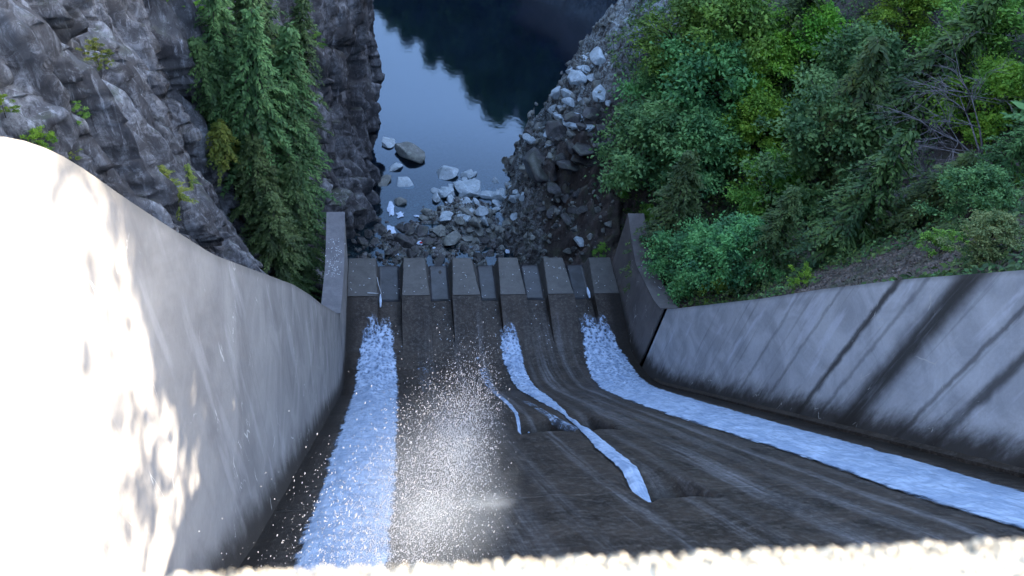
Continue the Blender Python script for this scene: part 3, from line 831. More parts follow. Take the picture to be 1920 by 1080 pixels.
rock('pale', 880, 352, 62, "biggest whitish rock at the top of the central heap", i=0, flat=.6)
rock('pale', 932, 372, 40, "white rock at the right end of the central heap", i=3, flat=.7)
rock('mid', 1012, 287, 56, "pale squarish boulder perched on the dark right bank", i=4, flat=.7)
rock('dark', 1015, 315, 95, "huge black overhanging rock at the foot of the right bank", i=1, flat=1.0)
rock('dark', 760, 455, 46, "dark round boulder in the rubble near the second block", i=5, flat=.9)
rock('mid', 852, 470 - 18, 40, "yellowish grey boulder between the puddle and the heap", i=1, flat=.6)
rock('dark', 868, 468, 20, "small dark rock standing alone in the puddle", i=2, flat=.9)
rock('pale', 1085, 462, 34, "pale cracked boulder lodged behind the fifth gap", i=5, flat=.9)

def region(n, kind, poly, lo, hi, label, group, flat=.8):
    c = 0
    while c < n:
        u = rnd.uniform(min(p[0] for p in poly), max(p[0] for p in poly)); v = rnd.uniform(min(p[1] for p in poly), max(p[1] for p in poly))
        ins = False
        for i in range(len(poly)):
            (x1, y1), (x2, y2) = poly[i], poly[i - 1]
            if (y1 > v) != (y2 > v) and u < (x2 - x1) * (v - y1) / (y2 - y1) + x1: ins = not ins
        if not ins: continue
        rock(kind, u, v, lo + (hi - lo) * rnd.random() ** 2.2, label, group, flat=flat); c += 1
region(48, 'pale', [(800, 385), (835, 345), (880, 325), (960, 350), (985, 395), (880, 425), (800, 415)], 16, 44, "whitish rock of the central heap in the pool", "whitish rocks of the central heap")
region(48, 'mid', [(790, 400), (950, 395), (960, 450), (880, 455), (800, 440)], 12, 38, "grey rock on the near side of the central heap", "grey rocks below the whitish heap")
region(48, 'dark', [(650, 400), (760, 420), (830, 440), (830, 488), (660, 488)], 12, 34, "small dark rock in the rubble at the lower left", "dark rubble rocks")
region(22, 'dark', [(900, 440), (1000, 420), (1010, 488), (890, 488)], 10, 26, "dark rock beside the puddle behind the middle blocks", "dark rubble rocks by the puddle")
region(24, 'dark', [(980, 350), (1060, 330), (1150, 400), (1120, 470), (1000, 480)], 12, 34, "loose grey stone on the lower right bank", "stones on the lower right bank")
region(16, 'pale', [(990, 250), (1060, 215), (1110, 250), (1060, 300), (990, 300)], 14, 44, "pale flat topped stone on the dark bluff of the right bank", "pale stones on the bluff")
region(34, 'pale', [(1040, 175), (1075, 120), (1140, 125), (1150, 190), (1070, 240)], 12, 44, "pale stone on the point of the right bank", "pale stones on the point of the right bank")
region(44, 'dark', [(985, 260), (1060, 190), (1140, 220), (1130, 320), (1000, 330)], 16, 60, "dark angular rock on the steep right bank", "dark rocks on the steep right bank")
# gravel
n = 3000
gxr = np.random.default_rng(9)
px = gxr.uniform(-5, 24, n); py = gxr.uniform(59.8, 80, n)
pz = H(px, py)
keep = pz > -76.5
px, py, pz = px[keep], py[keep], pz[keep]; n = len(px)
sz = .08 + .3 * gxr.random(n) ** 3
gv, gf = ico(1)
gv = gv * (1 + .25 * np.random.default_rng(3).normal(size=(len(gv), 1)).clip(-1, 1))
V, F = scatter(gv, gf, np.stack([px, py, pz + sz * .25], 1), rand_rot(n, gxr), sz[:, None] * gxr.uniform(.5, 1.1, (n, 3)))
n2_ = 2600; qx = gxr.uniform(14, 34, n2_); qy = gxr.uniform(62, 118, n2_)
kk_ = (qx - np.interp(qy, XWR[:, 0], XWR[:, 1]) > -.5) & (qx - np.interp(qy, XWR[:, 0], XWR[:, 1]) < 13) & (qx < 26 + (qy > 64) * 10); qx, qy = qx[kk_], qy[kk_]
s2_ = .13 + .75 * gxr.random(len(qx)) ** 3.5
i2v, i2f = ico(2)
rq = np.random.default_rng(8)
for _ in range(14):
    nr = rq.normal(size=3); nr /= np.linalg.norm(nr); dq = i2v @ nr; di = rq.uniform(.4, .75); mq = dq > di; i2v[mq] -= np.outer(dq[mq] - di, nr)
Vs, Fs_ = scatter(i2v, i2f, np.stack([qx, qy, H(qx, qy) + s2_ * .15], 1), rand_rot(len(qx), gxr), s2_[:, None] * gxr.uniform(.6, 1.2, (len(qx), 3)))
tag(obj("rubble", mesh("rubble", Vs, Fs_, MAT['rock_mid'])), "loose broken stones strewn over the right bank slope", "rubble", kind="stuff")
tag(obj("gravel", mesh("gravel", V, F, MAT['rock_dark'])), "wet dark gravel and broken stone below the blocks", "gravel", kind="stuff")

# ------------------------------------------------------------------ vegetation
LEAF = {
    'teal': m_leaf("bluish_green_leaves", (.08, .22, .065), (.19, .40, .13), (.04, .13, .045)),
    'green': m_leaf("mid_green_leaves", (.10, .24, .035), (.2, .40, .06), (.05, .15, .02)),
    'lime': m_leaf("yellow_green_leaves", (.15, .31, .03), (.26, .45, .05), (.10, .24, .03), .4),
    'olive': m_leaf("olive_leaves", (.14, .17, .06), (.24, .26, .1), (.08, .12, .04)),
    'cedar': m_leaf("cedar_fronds", (.045, .09, .025), (.11, .18, .045), (.025, .06, .02), .15),
    'hemlock': m_leaf("hemlock_needles", (.06, .13, .04), (.14, .25, .08), (.04, .09, .03), .2),
    'gold': m_leaf("golden_green_needles", (.16, .21, .04), (.28, .32, .06), (.1, .16, .03), .3),
}
def tubes(paths, sides=5):
    V, F = [], []
    for pts, rad in paths:
        b = len(V); pts = [np.array(p, float) for p in pts]
        for i, p in enumerate(pts):
            d = pts[min(i + 1, len(pts) - 1)] - pts[max(i - 1, 0)]; d /= (np.linalg.norm(d) + 1e-9)
            a = np.cross(d, (0, 0, 1) if abs(d[2]) < .9 else (1, 0, 0)); a /= np.linalg.norm(a); c = np.cross(d, a)
            for q in range(sides):
                t = 2 * math.pi * q / sides; V.append(p + rad[i] * (a * math.cos(t) + c * math.sin(t)))
        for i in range(len(pts) - 1):
            for q in range(sides):
                F.append((b + i * sides + q, b + i * sides + (q + 1) % sides, b + (i + 1) * sides + (q + 1) % sides, b + (i + 1) * sides + q))
        F.append(tuple(b + q for q in range(sides))[::-1]); F.append(tuple(b + (len(pts) - 1) * sides + q for q in range(sides)))
    return np.array(V), F

def leaves(C, N, T, L, W, rr):
    """kite leaves folded along the midrib: centre, normal, tip direction, length, width"""
    N = N / np.linalg.norm(N, axis=1)[:, None]
    T = T - (T * N).sum(1)[:, None] * N; T /= np.linalg.norm(T, axis=1)[:, None] + 1e-9
    B = np.cross(N, T)
    L, W = L[:, None], W[:, None]
    p0 = C - T * L * .5; p1 = C + B * W * .5 + N * W * .12 - T * L * .05; p2 = C + T * L * .5 - N * L * .12; p3 = C - B * W * .5 + N * W * .12 - T * L * .05
    V = np.stack([p0, p1, p2, p3], 1).reshape(-1, 3)
    return V, np.arange(len(C) * 4).reshape(-1, 4)

def broad(seed, h, rad, nclump, per, leaf, low=.25, droop=.0):
    rr = np.random.default_rng(seed); R2 = random.Random(seed)
    paths = []; cl = []
    tip = np.array([R2.uniform(-.1, .1) * h, R2.uniform(-.1, .1) * h, h * .8])
    tr = [np.array([0, 0, -.6]), np.array([R2.uniform(-.04, .04) * h, R2.uniform(-.04, .04) * h, h * .3]), tip * np.array([.7, .7, .75]), tip]
    paths.append((tr, [h * .022, h * .017, h * .011, h * .004]))
    for i in range(nclump):
        a = R2.uniform(0, 2 * math.pi); e = low + (1 - low) * R2.random() ** .8
        rr_ = rad * (math.sin(math.pi * min(1, .18 + .78 * e)) ** .7) * R2.uniform(.3, 1.2)
        end = np.array([math.cos(a) * rr_, math.sin(a) * rr_, h * e * R2.uniform(.93, 1.05)])
        z0 = max(.15 * h, end[2] - R2.uniform(.15, .35) * h); f = min(1, z0 / (h * .8)); st = np.array([tip[0] * f * .9, tip[1] * f * .9, z0])
        mid = (st + end) / 2 + np.array([0, 0, h * .05])
        if i % 2 == 0: paths.append(([st, mid, end], [h * .007, h * .005, h * .0018]))
        cl.append((end, R2.uniform(.10, .2) * h * .8))
        if R2.random() < .5: cl.append((mid * .4 + end * .6, R2.uniform(.07, .13) * h * .8))
    C, N, T = [], [], []
    for c, s in cl:
        m = int(per * R2.uniform(.5, 1.4))
        p = rr.normal(size=(m, 3)) * np.array([s, s, s * .3]) * .5
        p[:, 2] -= droop * np.hypot(p[:, 0], p[:, 1]) * .7
        C.append(c + p); nn = rr.normal(size=(m, 3)) * .55 + np.array([0, 0, 1.]); N.append(nn)
        T.append(p + rr.normal(size=(m, 3)) * .4 * s + np.array([0, 0, -.1]))
    C, N, T = map(np.concatenate, (C, N, T)); n = len(C)
    V, F = leaves(C, N, T, rr.uniform(.45, 1.5, n) * leaf, rr.uniform(.5, 1.2, n) * leaf * .7, rr)
    tv, tf = tubes(paths, 5)
    return (tv, tf), (V, F)

def conifer(seed, h, rad, nb, droop, fl, dens=1., base=.04):
    rr = np.random.default_rng(seed); R2 = random.Random(seed)
    paths = [([np.array([0, 0, -.8]), np.array([0, 0, h * .5]), np.array([R2.uniform(-.1, .1), 0, h])], [h * .018, h * .011, .02])]
    C, N, T, L = [], [], [], []
    for i in range(nb):
        e = base + (1 - base) * (i + R2.random()) / nb
        a = i * 2.39996 + R2.uniform(-.5, .5)
        Lb = rad * (1 - e) ** .75 * R2.uniform(.65, 1.1) + .25
        d = np.array([math.cos(a), math.sin(a), 0.]); s = np.array([-d[1], d[0], 0.])
        st = np.array([0, 0, h * e])
        K = max(4, int(Lb / (fl * .42) * dens))
        pts = []
        for q in range(K + 1):
            t = q / K
            pts.append(st + d * Lb * t + np.array([0, 0, Lb * (.12 * t - droop * t * t)]))
        if Lb > rad * .35: paths.append(([pts[0], pts[K // 2], pts[-1]], [h * .005, h * .003, .008]))
        for q in range(1, K + 1):
            t = q / K; wl = fl * (1.5 - .9 * t) * R2.uniform(.8, 1.2)
            for sd in (-1, 1):
                for rep in range(2):
                    ang = R2.uniform(.5, 1.1)
                    tdir = s * sd * math.sin(ang) + d * math.cos(ang) + np.array([0, 0, -droop * .8 * R2.uniform(.3, 1.3)])
                    C.append(pts[q] + tdir * wl * .45 + rr.normal(size=3) * fl * .12); T.append(tdir); N.append(np.array([0, 0, 1.]) + rr.normal(size=3) * .3 + d * droop * .5); L.append(wl)
    C, N, T, L = np.array(C), np.array(N), np.array(T), np.array(L)
    V, F = leaves(C, N, T, L, L * rr.uniform(.32, .5, len(L)), rr)
    tv, tf = tubes(paths, 5)
    return (tv, tf), (V, F)

PROTO = {}
def proto(key, gen, leafmat):
    (tv, tf), (lv, lf) = gen
    PROTO[key] = (mesh("trunk", tv, tf, MAT['bark'], smooth=True), mesh("crown", lv, lf, LEAF[leafmat]))
for i in range(3):
    g = broad(10 + i, 10, 4.3, 70, 125, .34, .2, .25)
    for c in ('teal', 'green', 'lime', 'olive'): proto(c + str(i), g, c)
    g = conifer(30 + i, 10, 3.2, 140, .45, .36); proto('hemlock' + str(i), g, 'hemlock')
    g = conifer(40 + i, 10, 3.4, 120, .75, .40); proto('cedar' + str(i), g, 'cedar')
    g = broad(60 + i, 3, 1.9, 26, 60, .20, .05, .3)
    for c in ('teal', 'green', 'lime', 'olive', 'gold'): proto('shrub_' + c + str(i), g, c)
g = conifer(77, 4, 1.9, 40, .5, .34); proto('sapling0', g, 'gold')

def tree(key, loc, scale, label, name, cat, group=None, rz=None, tilt=(0, 0), sz=1.):
    root = obj(name, None, loc=loc)
    root.empty_display_size = .5
    tag(root, label, cat, group)
    root.rotation_euler = (tilt[0], tilt[1], rnd.uniform(0, 6.28) if rz is None else rz)
    root.scale = (scale, scale, scale * sz)
    t, c = PROTO[key]
    obj("trunk" if not key.startswith('shrub') else "stem", t, root); obj("crown" if not key.startswith('shrub') else "foliage", c, root)
    return root

HT = {'teal': 10, 'green': 10, 'lime': 10, 'olive': 10, 'hemlock': 10, 'cedar': 10, 'shrub': 3, 'sapling': 4}
def right_tree(u, v, wpx, key, label, name="broadleaf_tree", cat="tree", sz=1., tilt=None, group=None):
    """stands on the right bank so that the middle of its crown shows around (u, v)"""
    typ = key.rstrip('0123456789').split('_')[0]; hh = HT[typ]
    wd = {'hemlock': 6., 'cedar': 6.6, 'shrub': 4.2, 'sapling': 3.6}.get(typ, 9.4)
    s = 1.
    for _ in range(4):
        x, y, z, t = hit(u, v, hh * s * sz * .6); s = wpx * t / FPX / wd
    tree(key, (x, y, float(H(x, y, False)) - .3), s, label, name, cat, group, tilt=tilt or (rnd.uniform(-.08, .08), rnd.uniform(-.25, -.05)), sz=sz)

for a in (
    (1290, 150, 250, 'teal0', "bushy blue green tree highest over the rock point of the right bank"),
    (1285, 40, 190, 'green1', "mid green tree at the top edge nearest to the pool"),
    (1225, 150, 110, 'teal2', "small teal tree on the rock just below the topmost poolside tree"),
    (1245, 250, 210, 'teal1', "blue green tree leaning over the dark rocks, leftmost of the right bank"),
    (1330, 290, 190, 'teal2', "dark blue green tree standing over the black hollow above the end wall"),
    (1370, 60, 230, 'green0', "green tree at the top edge beside the yellow green crown"),
    (1490, 70, 170, 'lime0', "bright yellow green maple near the top edge"),
    (1445, 130, 170, 'lime1', "yellow green maple below the brightest one, left of the tall teal tree"),
    (1450, 235, 150, 'lime2', "small yellow green maple hanging above the forked branch"),
    (1600, 110, 210, 'teal0', "tall blue green tree in the middle of the right slope"),
    (1560, 230, 250, 'teal2', "wide drooping blue green tree across the middle of the right slope"),
    (1440, 340, 150, 'green1', "dark green tree in shadow between the hollow and the round bush"),
    (1300, 460, 150, 'teal1', "blue green tree growing right behind the right end wall"),
    (1400, 470, 170, 'teal0', "blue green tree behind the training wall, beside the end wall tree"),
    (1840, 370, 150, 'teal1', "teal maple standing below the bare branches"),
    (1870, 480 - 25, 130, 'olive1', "pale olive shrub like tree at the right edge above the wall"),
    (1850, 160, 170, 'lime1', "yellow green maple at the right edge below the cedars"),
    (1860, 60, 200, 'green2', "mid green tree in the top right corner"),
    (1720, 20, 150, 'lime2', "small bright maple at the top edge left of the cedars"),
): right_tree(*a)
for a in (
    (1740, 110, 260, 'cedar0', "drooping dark green cedar near the top right", "cedar_tree", "tree"),
    (1660, 180, 230, 'cedar1', "dark cedar behind the tall blue green tree", "cedar_tree", "tree"),
    (1640, 350, 230, 'cedar2', "olive green cedar with overlapping fronds above the bare soil", "cedar_tree", "tree"),
    (1530, 20, 180, 'cedar0', "dark cedar cut by the top edge between two maples", "cedar_tree", "tree"),
    (1760, 320, 180, 'cedar1', "shaded cedar left of the bare branches", "cedar_tree", "tree"),
    (1290, 380, 170, 'hemlock1', "black green hemlock in the hollow above the end wall", "hemlock_tree", "tree"),
    (1470, 440, 150, 'hemlock0', "dark hemlock between the end wall trees and the bare soil", "hemlock_tree", "tree"),
    (1900, 260, 170, 'hemlock2', "dark hemlock at the right edge under the maple", "hemlock_tree", "tree"),
): right_tree(*a)
for a in (
    (1532, 372, 105, 'shrub_teal0', "round bright teal bush in front of the olive cedar"),
    (1515, 515, 75, 'shrub_lime1', "yellow green bush touching the top of the right training wall"),
    (1405, 350, 80, 'shrub_lime0', "small golden green bush at the edge of the black hollow"),
    (1360, 530, 90, 'shrub_green2', "low green bush just above the right wall near the end wall"),
    (1250, 490, 60, 'shrub_teal1', "low teal bush squeezed against the right end wall"),
    (1840, 340, 100, 'shrub_teal2', "bright teal bush under the bare branches"),
    (1850, 440, 90, 'shrub_green1', "mid green bush below the teal maple"),
    (1610, 250, 90, 'shrub_green0', "small green bush between the wide teal tree and the cedar"),
    (1180, 330, 70, 'shrub_green1', "low green bush at the foot of the leftmost teal tree"),
    (1215, 400, 80, 'shrub_green0', "dark green bush on the slope directly above the right end wall"),
    (1130, 465, 40, 'shrub_green2', "little green bush in front of the end wall face"),
    (1215, 90, 60, 'shrub_lime2', "small lime bush on the grey rock near the top of the right bank"),
    (1900, 330, 70, 'shrub_lime0', "lime bush at the right edge"),
    (1780, 450, 90, 'shrub_green2', "dark green bush left of the pale olive shrub"),
    (1835, 500, 60, 'shrub_olive0', "dry olive bush on the wall top near the right edge"),
    (1450, 520, 80, 'shrub_teal0', "teal bush on the wall top left of the yellow green one"),
    (1590, 440, 80, 'shrub_green0', "small green bush at the left end of the bare soil"),
    (1690, 400, 70, 'shrub_olive2', "thin olive bush growing out of the bare soil"),
    (1290, 545, 60, 'shrub_teal1', "teal bush at the corner where the two right walls meet"),
    (1900, 440, 120, 'shrub_olive1', "pale bush cut by the right edge below the lime one"),
    (1420, 30, 90, 'shrub_lime1', "lime bush at the top edge left of the bright maple"),
): right_tree(*a, name="bush", cat="bush")

# bare branches
def bare(seed):
    R2 = random.Random(seed); paths = []
    def grow(p, d, L, r0, n):
        pts = [p]; q = p
        for i in range(4):
            d = d + np.array([R2.uniform(-.22, .22), R2.uniform(-.22, .22), R2.uniform(-.2, .14)]); d /= np.linalg.norm(d); q = q + d * L / 4; pts.append(q)
        paths.append((pts, [r0, r0 * .85, r0 * .7, r0 * .5, r0 * .3]))
        if n:
            for i in range(5 if n > 1 else 4):
                b = pts[R2.choice((1, 2, 3, 4))]; dd = d + np.array([R2.uniform(-.9, .9), R2.uniform(-.9, .9), R2.uniform(-.7, .5)]); grow(b, dd / np.linalg.norm(dd), L * R2.uniform(.45, .7), r0 * .5, n - 1)
    for i in range(5): grow(np.zeros(3), np.array([R2.uniform(-1, -.1), R2.uniform(-.7, .7), R2.uniform(.2, .7)]), 5., .09, 3)
    return tubes(paths, 4)
for i, (u, v, s, lab) in enumerate(((1880, 250, 1.15, "leafless grey tree spreading bare branches at the right edge"), (1780, 290, .9, "leafless grey shrub with tangled twigs above the olive cedar"), (1500, 290, .5, "small forked dead branch below the lowest maple"))):
    x, y, z, t = hit(u, v, 3)
    bv, bf = bare(5 + i)
    root = obj("bare_tree", None, loc=(x, y, z - .2)); tag(root, lab, "bare tree"); root.scale = (s, s, s)
    obj("branches", mesh("branches", bv, bf, MAT['deadwood'], smooth=True), root)

# undergrowth covering the soil of the right slope
def carpet(n, xr, yr, seed, dens_f, mat, leaf, name, label):
    rr = np.random.default_rng(seed)
    px = rr.uniform(*xr, n); py = rr.uniform(*yr, n)
    k = dens_f(px, py, rr); px, py = px[k], py[k]; n = len(px)
    pz = H(px, py) + rr.random(n) ** 2 * 1.1 + .05
    C = np.stack([px, py, pz], 1)
    V, F = leaves(C, rr.normal(size=(n, 3)) * .5 + np.array([-.5, 0, .9]), rr.normal(size=(n, 3)) + np.array([-.6, 0, -.6]), rr.uniform(.6, 1.4, n) * leaf, rr.uniform(.5, 1., n) * leaf * .7, rr)
    tag(obj(name, mesh(name, V, F, LEAF[mat])), label, "undergrowth", kind="stuff")
def df(x, y, rr):
    xw = np.interp(y, XWR[:, 0], XWR[:, 1]); d = np.where(y > 62, x - xw, 20)
    nn = fbm(x * .16, y * .16, 0, 3, 77)
    soil = np.exp(-(((y - 29) / 6.) ** 2 + ((x - 33.5) / 4.) ** 2))
    return (x > 28.6) & (d > 9 + 3 * nn) & (nn > -.35 + .55 * soil) & (rr.random(len(x)) < .9)
carpet(130000, (27, 75), (8, 135), 5, df, 'cedar', .42, "undergrowth", "dark undergrowth of ferns and salal over the right slope")
carpet(45000, (27, 75), (8, 135), 6, lambda x, y, rr: df(x, y, rr) & (fbm(x * .22, y * .22, 3, 3, 78) > .15), 'teal', .34, "ground_cover", "bluish green leafy cover between the trees of the right slope")

rr = np.random.default_rng(31); n = 26000
px, py = rr.uniform(28.2, 44, n), rr.uniform(14, 48, n)
C = np.stack([px, py, H(px, py) + .04 + .1 * rr.random(n)], 1)
V, F = leaves(C, rr.normal(size=(n, 3)) * .4 + np.array([-.4, 0, .9]), rr.normal(size=(n, 3)), rr.uniform(.08, .4, n), rr.uniform(.05, .22, n), rr)
tag(obj("forest_litter", mesh("forest_litter", V, F, m_leaf("fallen_leaves", (.035, .025, .02), (.12, .09, .08), (.05, .05, .03), .0))), "brown fallen leaves and twigs on the bare soil above the right wall", "litter", kind="stuff")

# left cliff plants
def hit_l(u, v, off=0.):
    d = ray(u, v); t = np.arange(12, 200, .2); p = d[None] * t[:, None]
    x = cliff_x(p[:, 1], p[:, 2], False) + off
    i = int(np.argmax(p[:, 0] < x)); return p[i], t[i]
def left_tree(u, v, wpx, key, label, name, cat="tree", sz=1., group=None, tilt=None):
    typ = key.rstrip('0123456789').split('_')[0]; hh = HT[typ]
    wd = {'hemlock': 6., 'cedar': 6.6, 'shrub': 4.2, 'sapling': 3.6}.get(typ, 9.4)
    s = .5
    for _ in range(5):
        p, t = hit_l(u, v, wd * s * .3); s = wpx * t / FPX / wd
    zb = p[2] - hh * s * sz * .45
    xb = float(cliff_x(p[1], zb, False)) + .5
    tree(key, (max(xb, p[0] - 2.5 * s) if typ in ('hemlock',) else min(xb + .25, p[0]), p[1], zb), s, label, name, cat, group, sz=sz, tilt=tilt or (rnd.uniform(-.05, .05), rnd.uniform(.1, .22)))
for a in (
    (415, 90, 120, 'hemlock0', "hemlock clinging to the top of the left gully beside the pale rock rib", 1.3),
    (500, 60, 150, 'hemlock1', "shaded hemlock at the top edge against the dark inner rock", 1.2),
    (540, 140, 110, 'hemlock2', "dark hemlock against the inner rock rib on the left", 1.2),
    (450, 190, 150, 'hemlock1', "full green hemlock in the upper part of the left gully", 1.3),
    (500, 270, 150, 'hemlock0', "green hemlock in the middle of the left gully", 1.3),
    (525, 240, 80, 'hemlock1', "narrow hemlock on the river side of the left gully", 1.3),
    (510, 360, 130, 'hemlock2', "green hemlock below the middle of the left gully", 1.4),
    (528, 440, 95, 'hemlock0', "dark hemlock low in the gully above the left wall", 1.4),
    (540, 505, 75, 'hemlock1', "lowest hemlock, filling the gap behind the left end wall", 1.1),
    (420, 150, 110, 'hemlock2', "hemlock between the top one and the golden sapling on the left", .9),
    (470, 130, 120, 'hemlock0', "broad hemlock high in the middle of the left gully", .8),
    (480, 330, 120, 'hemlock1', "wide lighter hemlock on the rib side of the left gully", .8),
    (520, 210, 110, 'hemlock2', "hemlock against the river side rock in the upper gully", .8),
    (500, 430, 110, 'hemlock2', "hemlock low on the rib side of the left gully", .8),
): left_tree(a[0], a[1], a[2] * 1.3, a[3], a[4], "hemlock_tree", sz=a[5])
for a in (
    (320, 345, 85, 'sapling0', "golden green sapling on the cliff ledge above the left wall", "sapling"),
    (350, 330, 40, 'sapling0', "tiny golden sapling right of the larger ledge sapling", "sapling"),
    (178, 98, 60, 'shrub_gold0', "yellowish shrub on the upper left cliff face", "shrub"),
    (195, 118, 32, 'shrub_gold1', "small yellowish shrub hanging under the larger one on the cliff", "shrub"),
    (135, 212, 60, 'shrub_green1', "dull green shrub halfway down the left cliff face", "shrub"),
    (415, 262, 90, 'sapling0', "pale green sapling leaning out at the rib edge", "sapling"),
    (470, 345, 60, 'shrub_gold2', "pale yellow green shrub on the lower rib edge", "shrub"),
    (3, 200, 55, 'shrub_lime0', "vivid green shrub at the left picture edge", "shrub"),
    (70, 262, 70, 'shrub_lime2', "bright green shrub just above the sunlit wall top", "shrub"),
    (130, 285, 40, 'shrub_gold1', "small yellow green shrub behind the curved wall top", "shrub"),
    (355, 8, 60, 'shrub_lime1', "bright green shrub at the top edge left of the hemlocks", "shrub"),
    (320, 4, 50, 'shrub_lime2', "bright green shrub cut by the top edge, furthest left of its pair", "shrub"),
    (590, 75, 40, 'shrub_green0', "small green shrub high on the inner dark rock", "shrub"),
): left_tree(*a[:5], a[5], "shrub" if a[5] == "shrub" else "tree")

# forest on the hills: outside the frame, it shades the canyon and shows in the pool's reflection
hv = []; hf = []; off = 0
fr = np.random.default_rng(12)
(tv, tf), (cv, cf) = conifer(51, 10, 2.6, 46, .5, .95, .8)
spots = []
for _ in range(230):
    spots.append((fr.uniform(72, 110), fr.uniform(19, 190), fr.uniform(1.9, 2.7)))
for _ in range(60):
    spots.append((fr.uniform(48, 72), fr.uniform(16, 62), fr.uniform(1.5, 2.2)))
for _ in range(200):
    spots.append((fr.uniform(-60, 110), fr.uniform(178, 235), fr.uniform(1.8, 2.6)))
for xx, yy, k_ in ((44, 8.3, 1.15), (52, 10.3, 1.7), (41, 10.8, 1.4), (47, 13.2, 1.9), (43, 16.5, 1.8), (58, 12, 1.9), (37, 12.5, 1.2)): spots.append((xx, yy, k_))
P = np.array([(x, y, float(H(x, y, False)) - .5) for x, y, s in spots]); Sx = np.array([s for *_, s in spots])
# nothing of it may reach into the frame
def inframe(p):
    w = FWD @ p; return w > 0 and abs(RIGHT @ p / w) < 1010 / FPX and -600 / FPX < UP @ p / w < 560 / FPX
spots_d = [(40., 8.6, 6.5), (46., 9.6, 9.), (38., 10.2, 5.5), (39., 7.0, .5)]
k = np.array([not inframe(p + np.array([0, 0, 20. * s * .5 + 2])) and not inframe(p + np.array([0, 0, 1.])) for p, s in zip(P, Sx)])
P, Sx = P[k], Sx[k]
ang = fr.uniform(0, 6.28, len(P))
Rz = np.stack([np.stack([np.cos(ang), -np.sin(ang), 0 * ang], -1), np.stack([np.sin(ang), np.cos(ang), 0 * ang], -1), np.stack([0 * ang, 0 * ang, 1 + 0 * ang], -1)], 1)
V, F = scatter(cv, cf, P, Rz, np.repeat(Sx[:, None], 3, 1))
# thin broadleaf crowns at the forest edge let the sun through in spots
for (x_, y_, top) in spots_d:
    m_ = 2600; c_ = np.stack([fr.normal(x_, 1.6, m_), fr.normal(y_, 1.25, m_), fr.normal(top, 4.5 if top > 2 else 1.6, m_)], 1)
    c_ = c_[fbm(c_[:, 0] * .5, c_[:, 1] * .8, c_[:, 2] * .45, 2, 66) > .05]
    v_, f_ = leaves(c_, fr.normal(size=c_.shape), fr.normal(size=c_.shape), np.full(len(c_), .5), np.full(len(c_), .4), fr)
    F = np.concatenate([F, f_ + len(V)]); V = np.concatenate([V, v_])
tag(obj("forest", mesh("forest", V, F, LEAF['hemlock'])), "dark conifer forest on the hills, mirrored in the pool", "forest", kind="stuff")

# ------------------------------------------------------------------ small things
def stick(name, pts, r0, mat, label, cat, group=None):
    v, f = tubes([(pts, [r0] * (len(pts) - 1) + [r0 * .5])], 6)
    return tag(obj(name, mesh(name, v, f, mat)), label, cat, group)
MAT['bleached'] = m_plain("bleached_wood", (.55, .58, .62), .7, .2)
stick("driftwood_log", [(22.6, 62.2, -72.6), (22.75, 61.2, -71.4), (22.7, 60.1, -69.4)], .13, MAT['bleached'], "bleached driftwood plank leaning behind the sixth block", "driftwood")
stick("driftwood_log", [(22.3, 61.2, -72.6), (22.25, 60.2, -70.6)], .10, MAT['bleached'], "shorter bleached plank beside the leaning one", "driftwood")
stick("stick", [(-.9, 56.6, -66.78), (-.75, 55.5, -66.72), (-.45, 54.2, -66.72)], .035, MAT['bleached'], "thin curved pale stick on the leftmost block", "stick")
stick("stick", [(-1.9, 54.35, -66.7), (-.75, 54.25, -66.7)], .06, MAT['bleached'], "short pale stick lying at the step of the leftmost block", "stick")
stick("stick", [(13.9, 61.3, -75.2), (14.3, 62.6, -75.1), (14.4, 64.5, -74.9)], .06, MAT['bleached'], "pale branch standing in the rocks behind the fourth block", "stick")
red = m_plain("red_plastic", (.6, .02, .03), .4, .1)
x, y, z, t = hit(789, 461)
v_, f_ = ico(1); o = tag(obj("plastic_bottle", mesh("plastic_bottle", v_ * np.array([.22, .13, .13]), f_, red, smooth=True), loc=(x, y, z + .5)), "tiny red piece of litter among the dark rocks", "litter")

# foam patches in the pools between the rocks
def patch(u, v, wpx, label, asp=.6):
    x, y, z, t = hit(u, v); s = wpx * t / FPX / 2
    K = 16; V = [(0, 0, .06)]; F = []
    rr = random.Random(int(u * 7 + v))
    for ring, rad_, hz in ((1, .55, .07), (2, 1., -.02)):
        for q in range(K):
            a = 2 * math.pi * q / K; k = rad_ * (1 if ring == 1 else rr.uniform(.55, 1.2)); V.append((math.cos(a) * k * s, math.sin(a) * k * s * asp, hz + rr.uniform(-.02, .02)))
    for q in range(K):
        F.append((0, 1 + q, 1 + (q + 1) % K)); F.append((1 + q, 1 + K + q, 1 + K + (q + 1) % K, 1 + (q + 1) % K))
    tag(obj("foam_patch", mesh("foam_patch", V, F, MAT['whitefoam'], smooth=True), loc=(x, y, max(z, -76.02) + .12)), label, "foam")
MAT['whitefoam'] = m_plain("thick_foam", (.5, .6, .75), .5, .15)
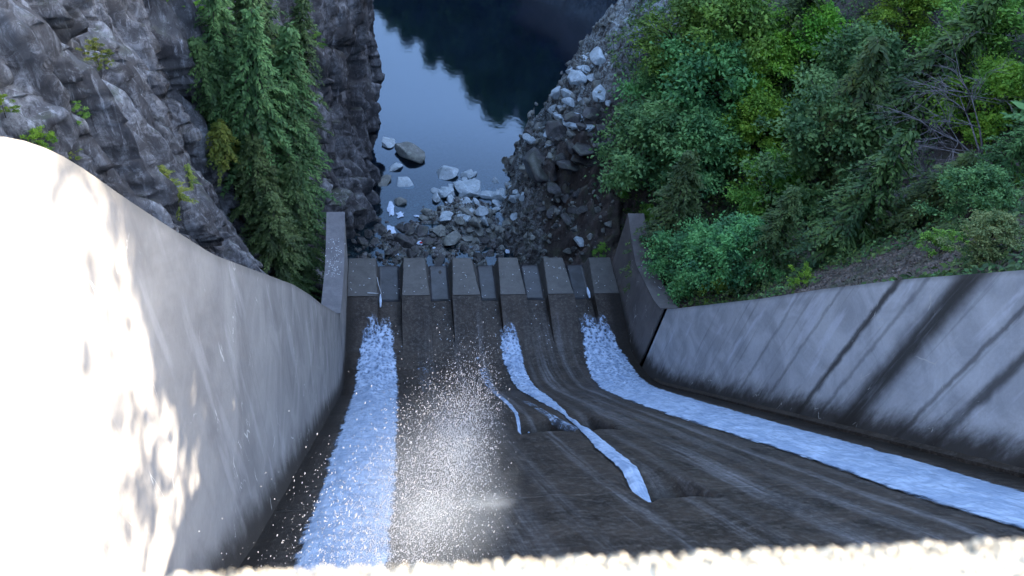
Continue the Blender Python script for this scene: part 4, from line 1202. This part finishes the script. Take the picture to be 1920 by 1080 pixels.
for a in ((731, 435, 24, "white foam patch in the pool behind the first gap", 1.2), (733, 393, 14, "upright white foam streak in the left channel", 2.6), (750, 403, 14, "small foam patch right of the upright streak", 1.5),
          (781, 407, 12, "small white foam patch at the left end of the grey heap"), (789, 457, 20, "foam patch beside the red litter"), (743, 472, 8, "tiny foam fleck left of the red litter", 2.), (813, 468, 9, "tiny foam fleck right of the red litter"),
          (953, 466, 10, "tiny square foam fleck behind the fourth block", 1.2)): patch(*a)
# foam tufts on the chute grooves
def tuft(x, s, L, w, label):
    y, z = prof(np.array([s, s + L * .5, s + L])); n = len(y); z = z + .5
    V, F = tubes([([(x, y[i], z[i] + .1) for i in range(3)], [w * .5, w, w * .3])], 8)
    tag(obj("foam_tuft", mesh("foam_tuft", V, F, MAT['whitefoam'], smooth=True)), label, "foam")
tuft(-.55, 79.6, 1.9, .16, "white foam tuft at the groove beside the leftmost block")
tuft(22.7, 80.6, 1.6, .2, "white foam tuft at the groove left of the sixth block")
# leaf litter and twigs lying on the blocks and the chute
rr = np.random.default_rng(21); n = 260
lx = rr.uniform(XL, XR, n); ly = rr.uniform(47, 59, n)
onT = np.zeros(n, bool)
for a, b, c, d in TEETH: onT |= (lx > a + .3) & (lx < b - .3)
lz = np.where(onT, np.where(ly > 54, -66.74, np.nan), z_at_y(ly) + .08)
kk = ~np.isnan(lz); lx, ly, lz = lx[kk], ly[kk], lz[kk]; n = len(lx)
lx2 = np.concatenate([lx, rr.normal(-5., .35, 90), rr.normal(27.0, .3, 25)]); ly2 = np.concatenate([ly, rr.uniform(50.5, 55.5, 90), rr.uniform(48, 55, 25)])
lz2 = np.concatenate([lz, np.interp(ly2[n:], _ey, ETz) + .13])
n = len(lx2)
V, F = leaves(np.stack([lx2, ly2, lz2], 1), rr.normal(size=(n, 3)) * .25 + np.array([0, 0, 1.]), rr.normal(size=(n, 3)), .08 + .25 * rr.random(n) ** 2, .05 + .05 * rr.random(n), rr)
tag(obj("leaf_litter", mesh("leaf_litter", V, F, MAT['bleached'])), "scattered pale leaves and twigs on the blocks and wall tops", "litter", kind="stuff")
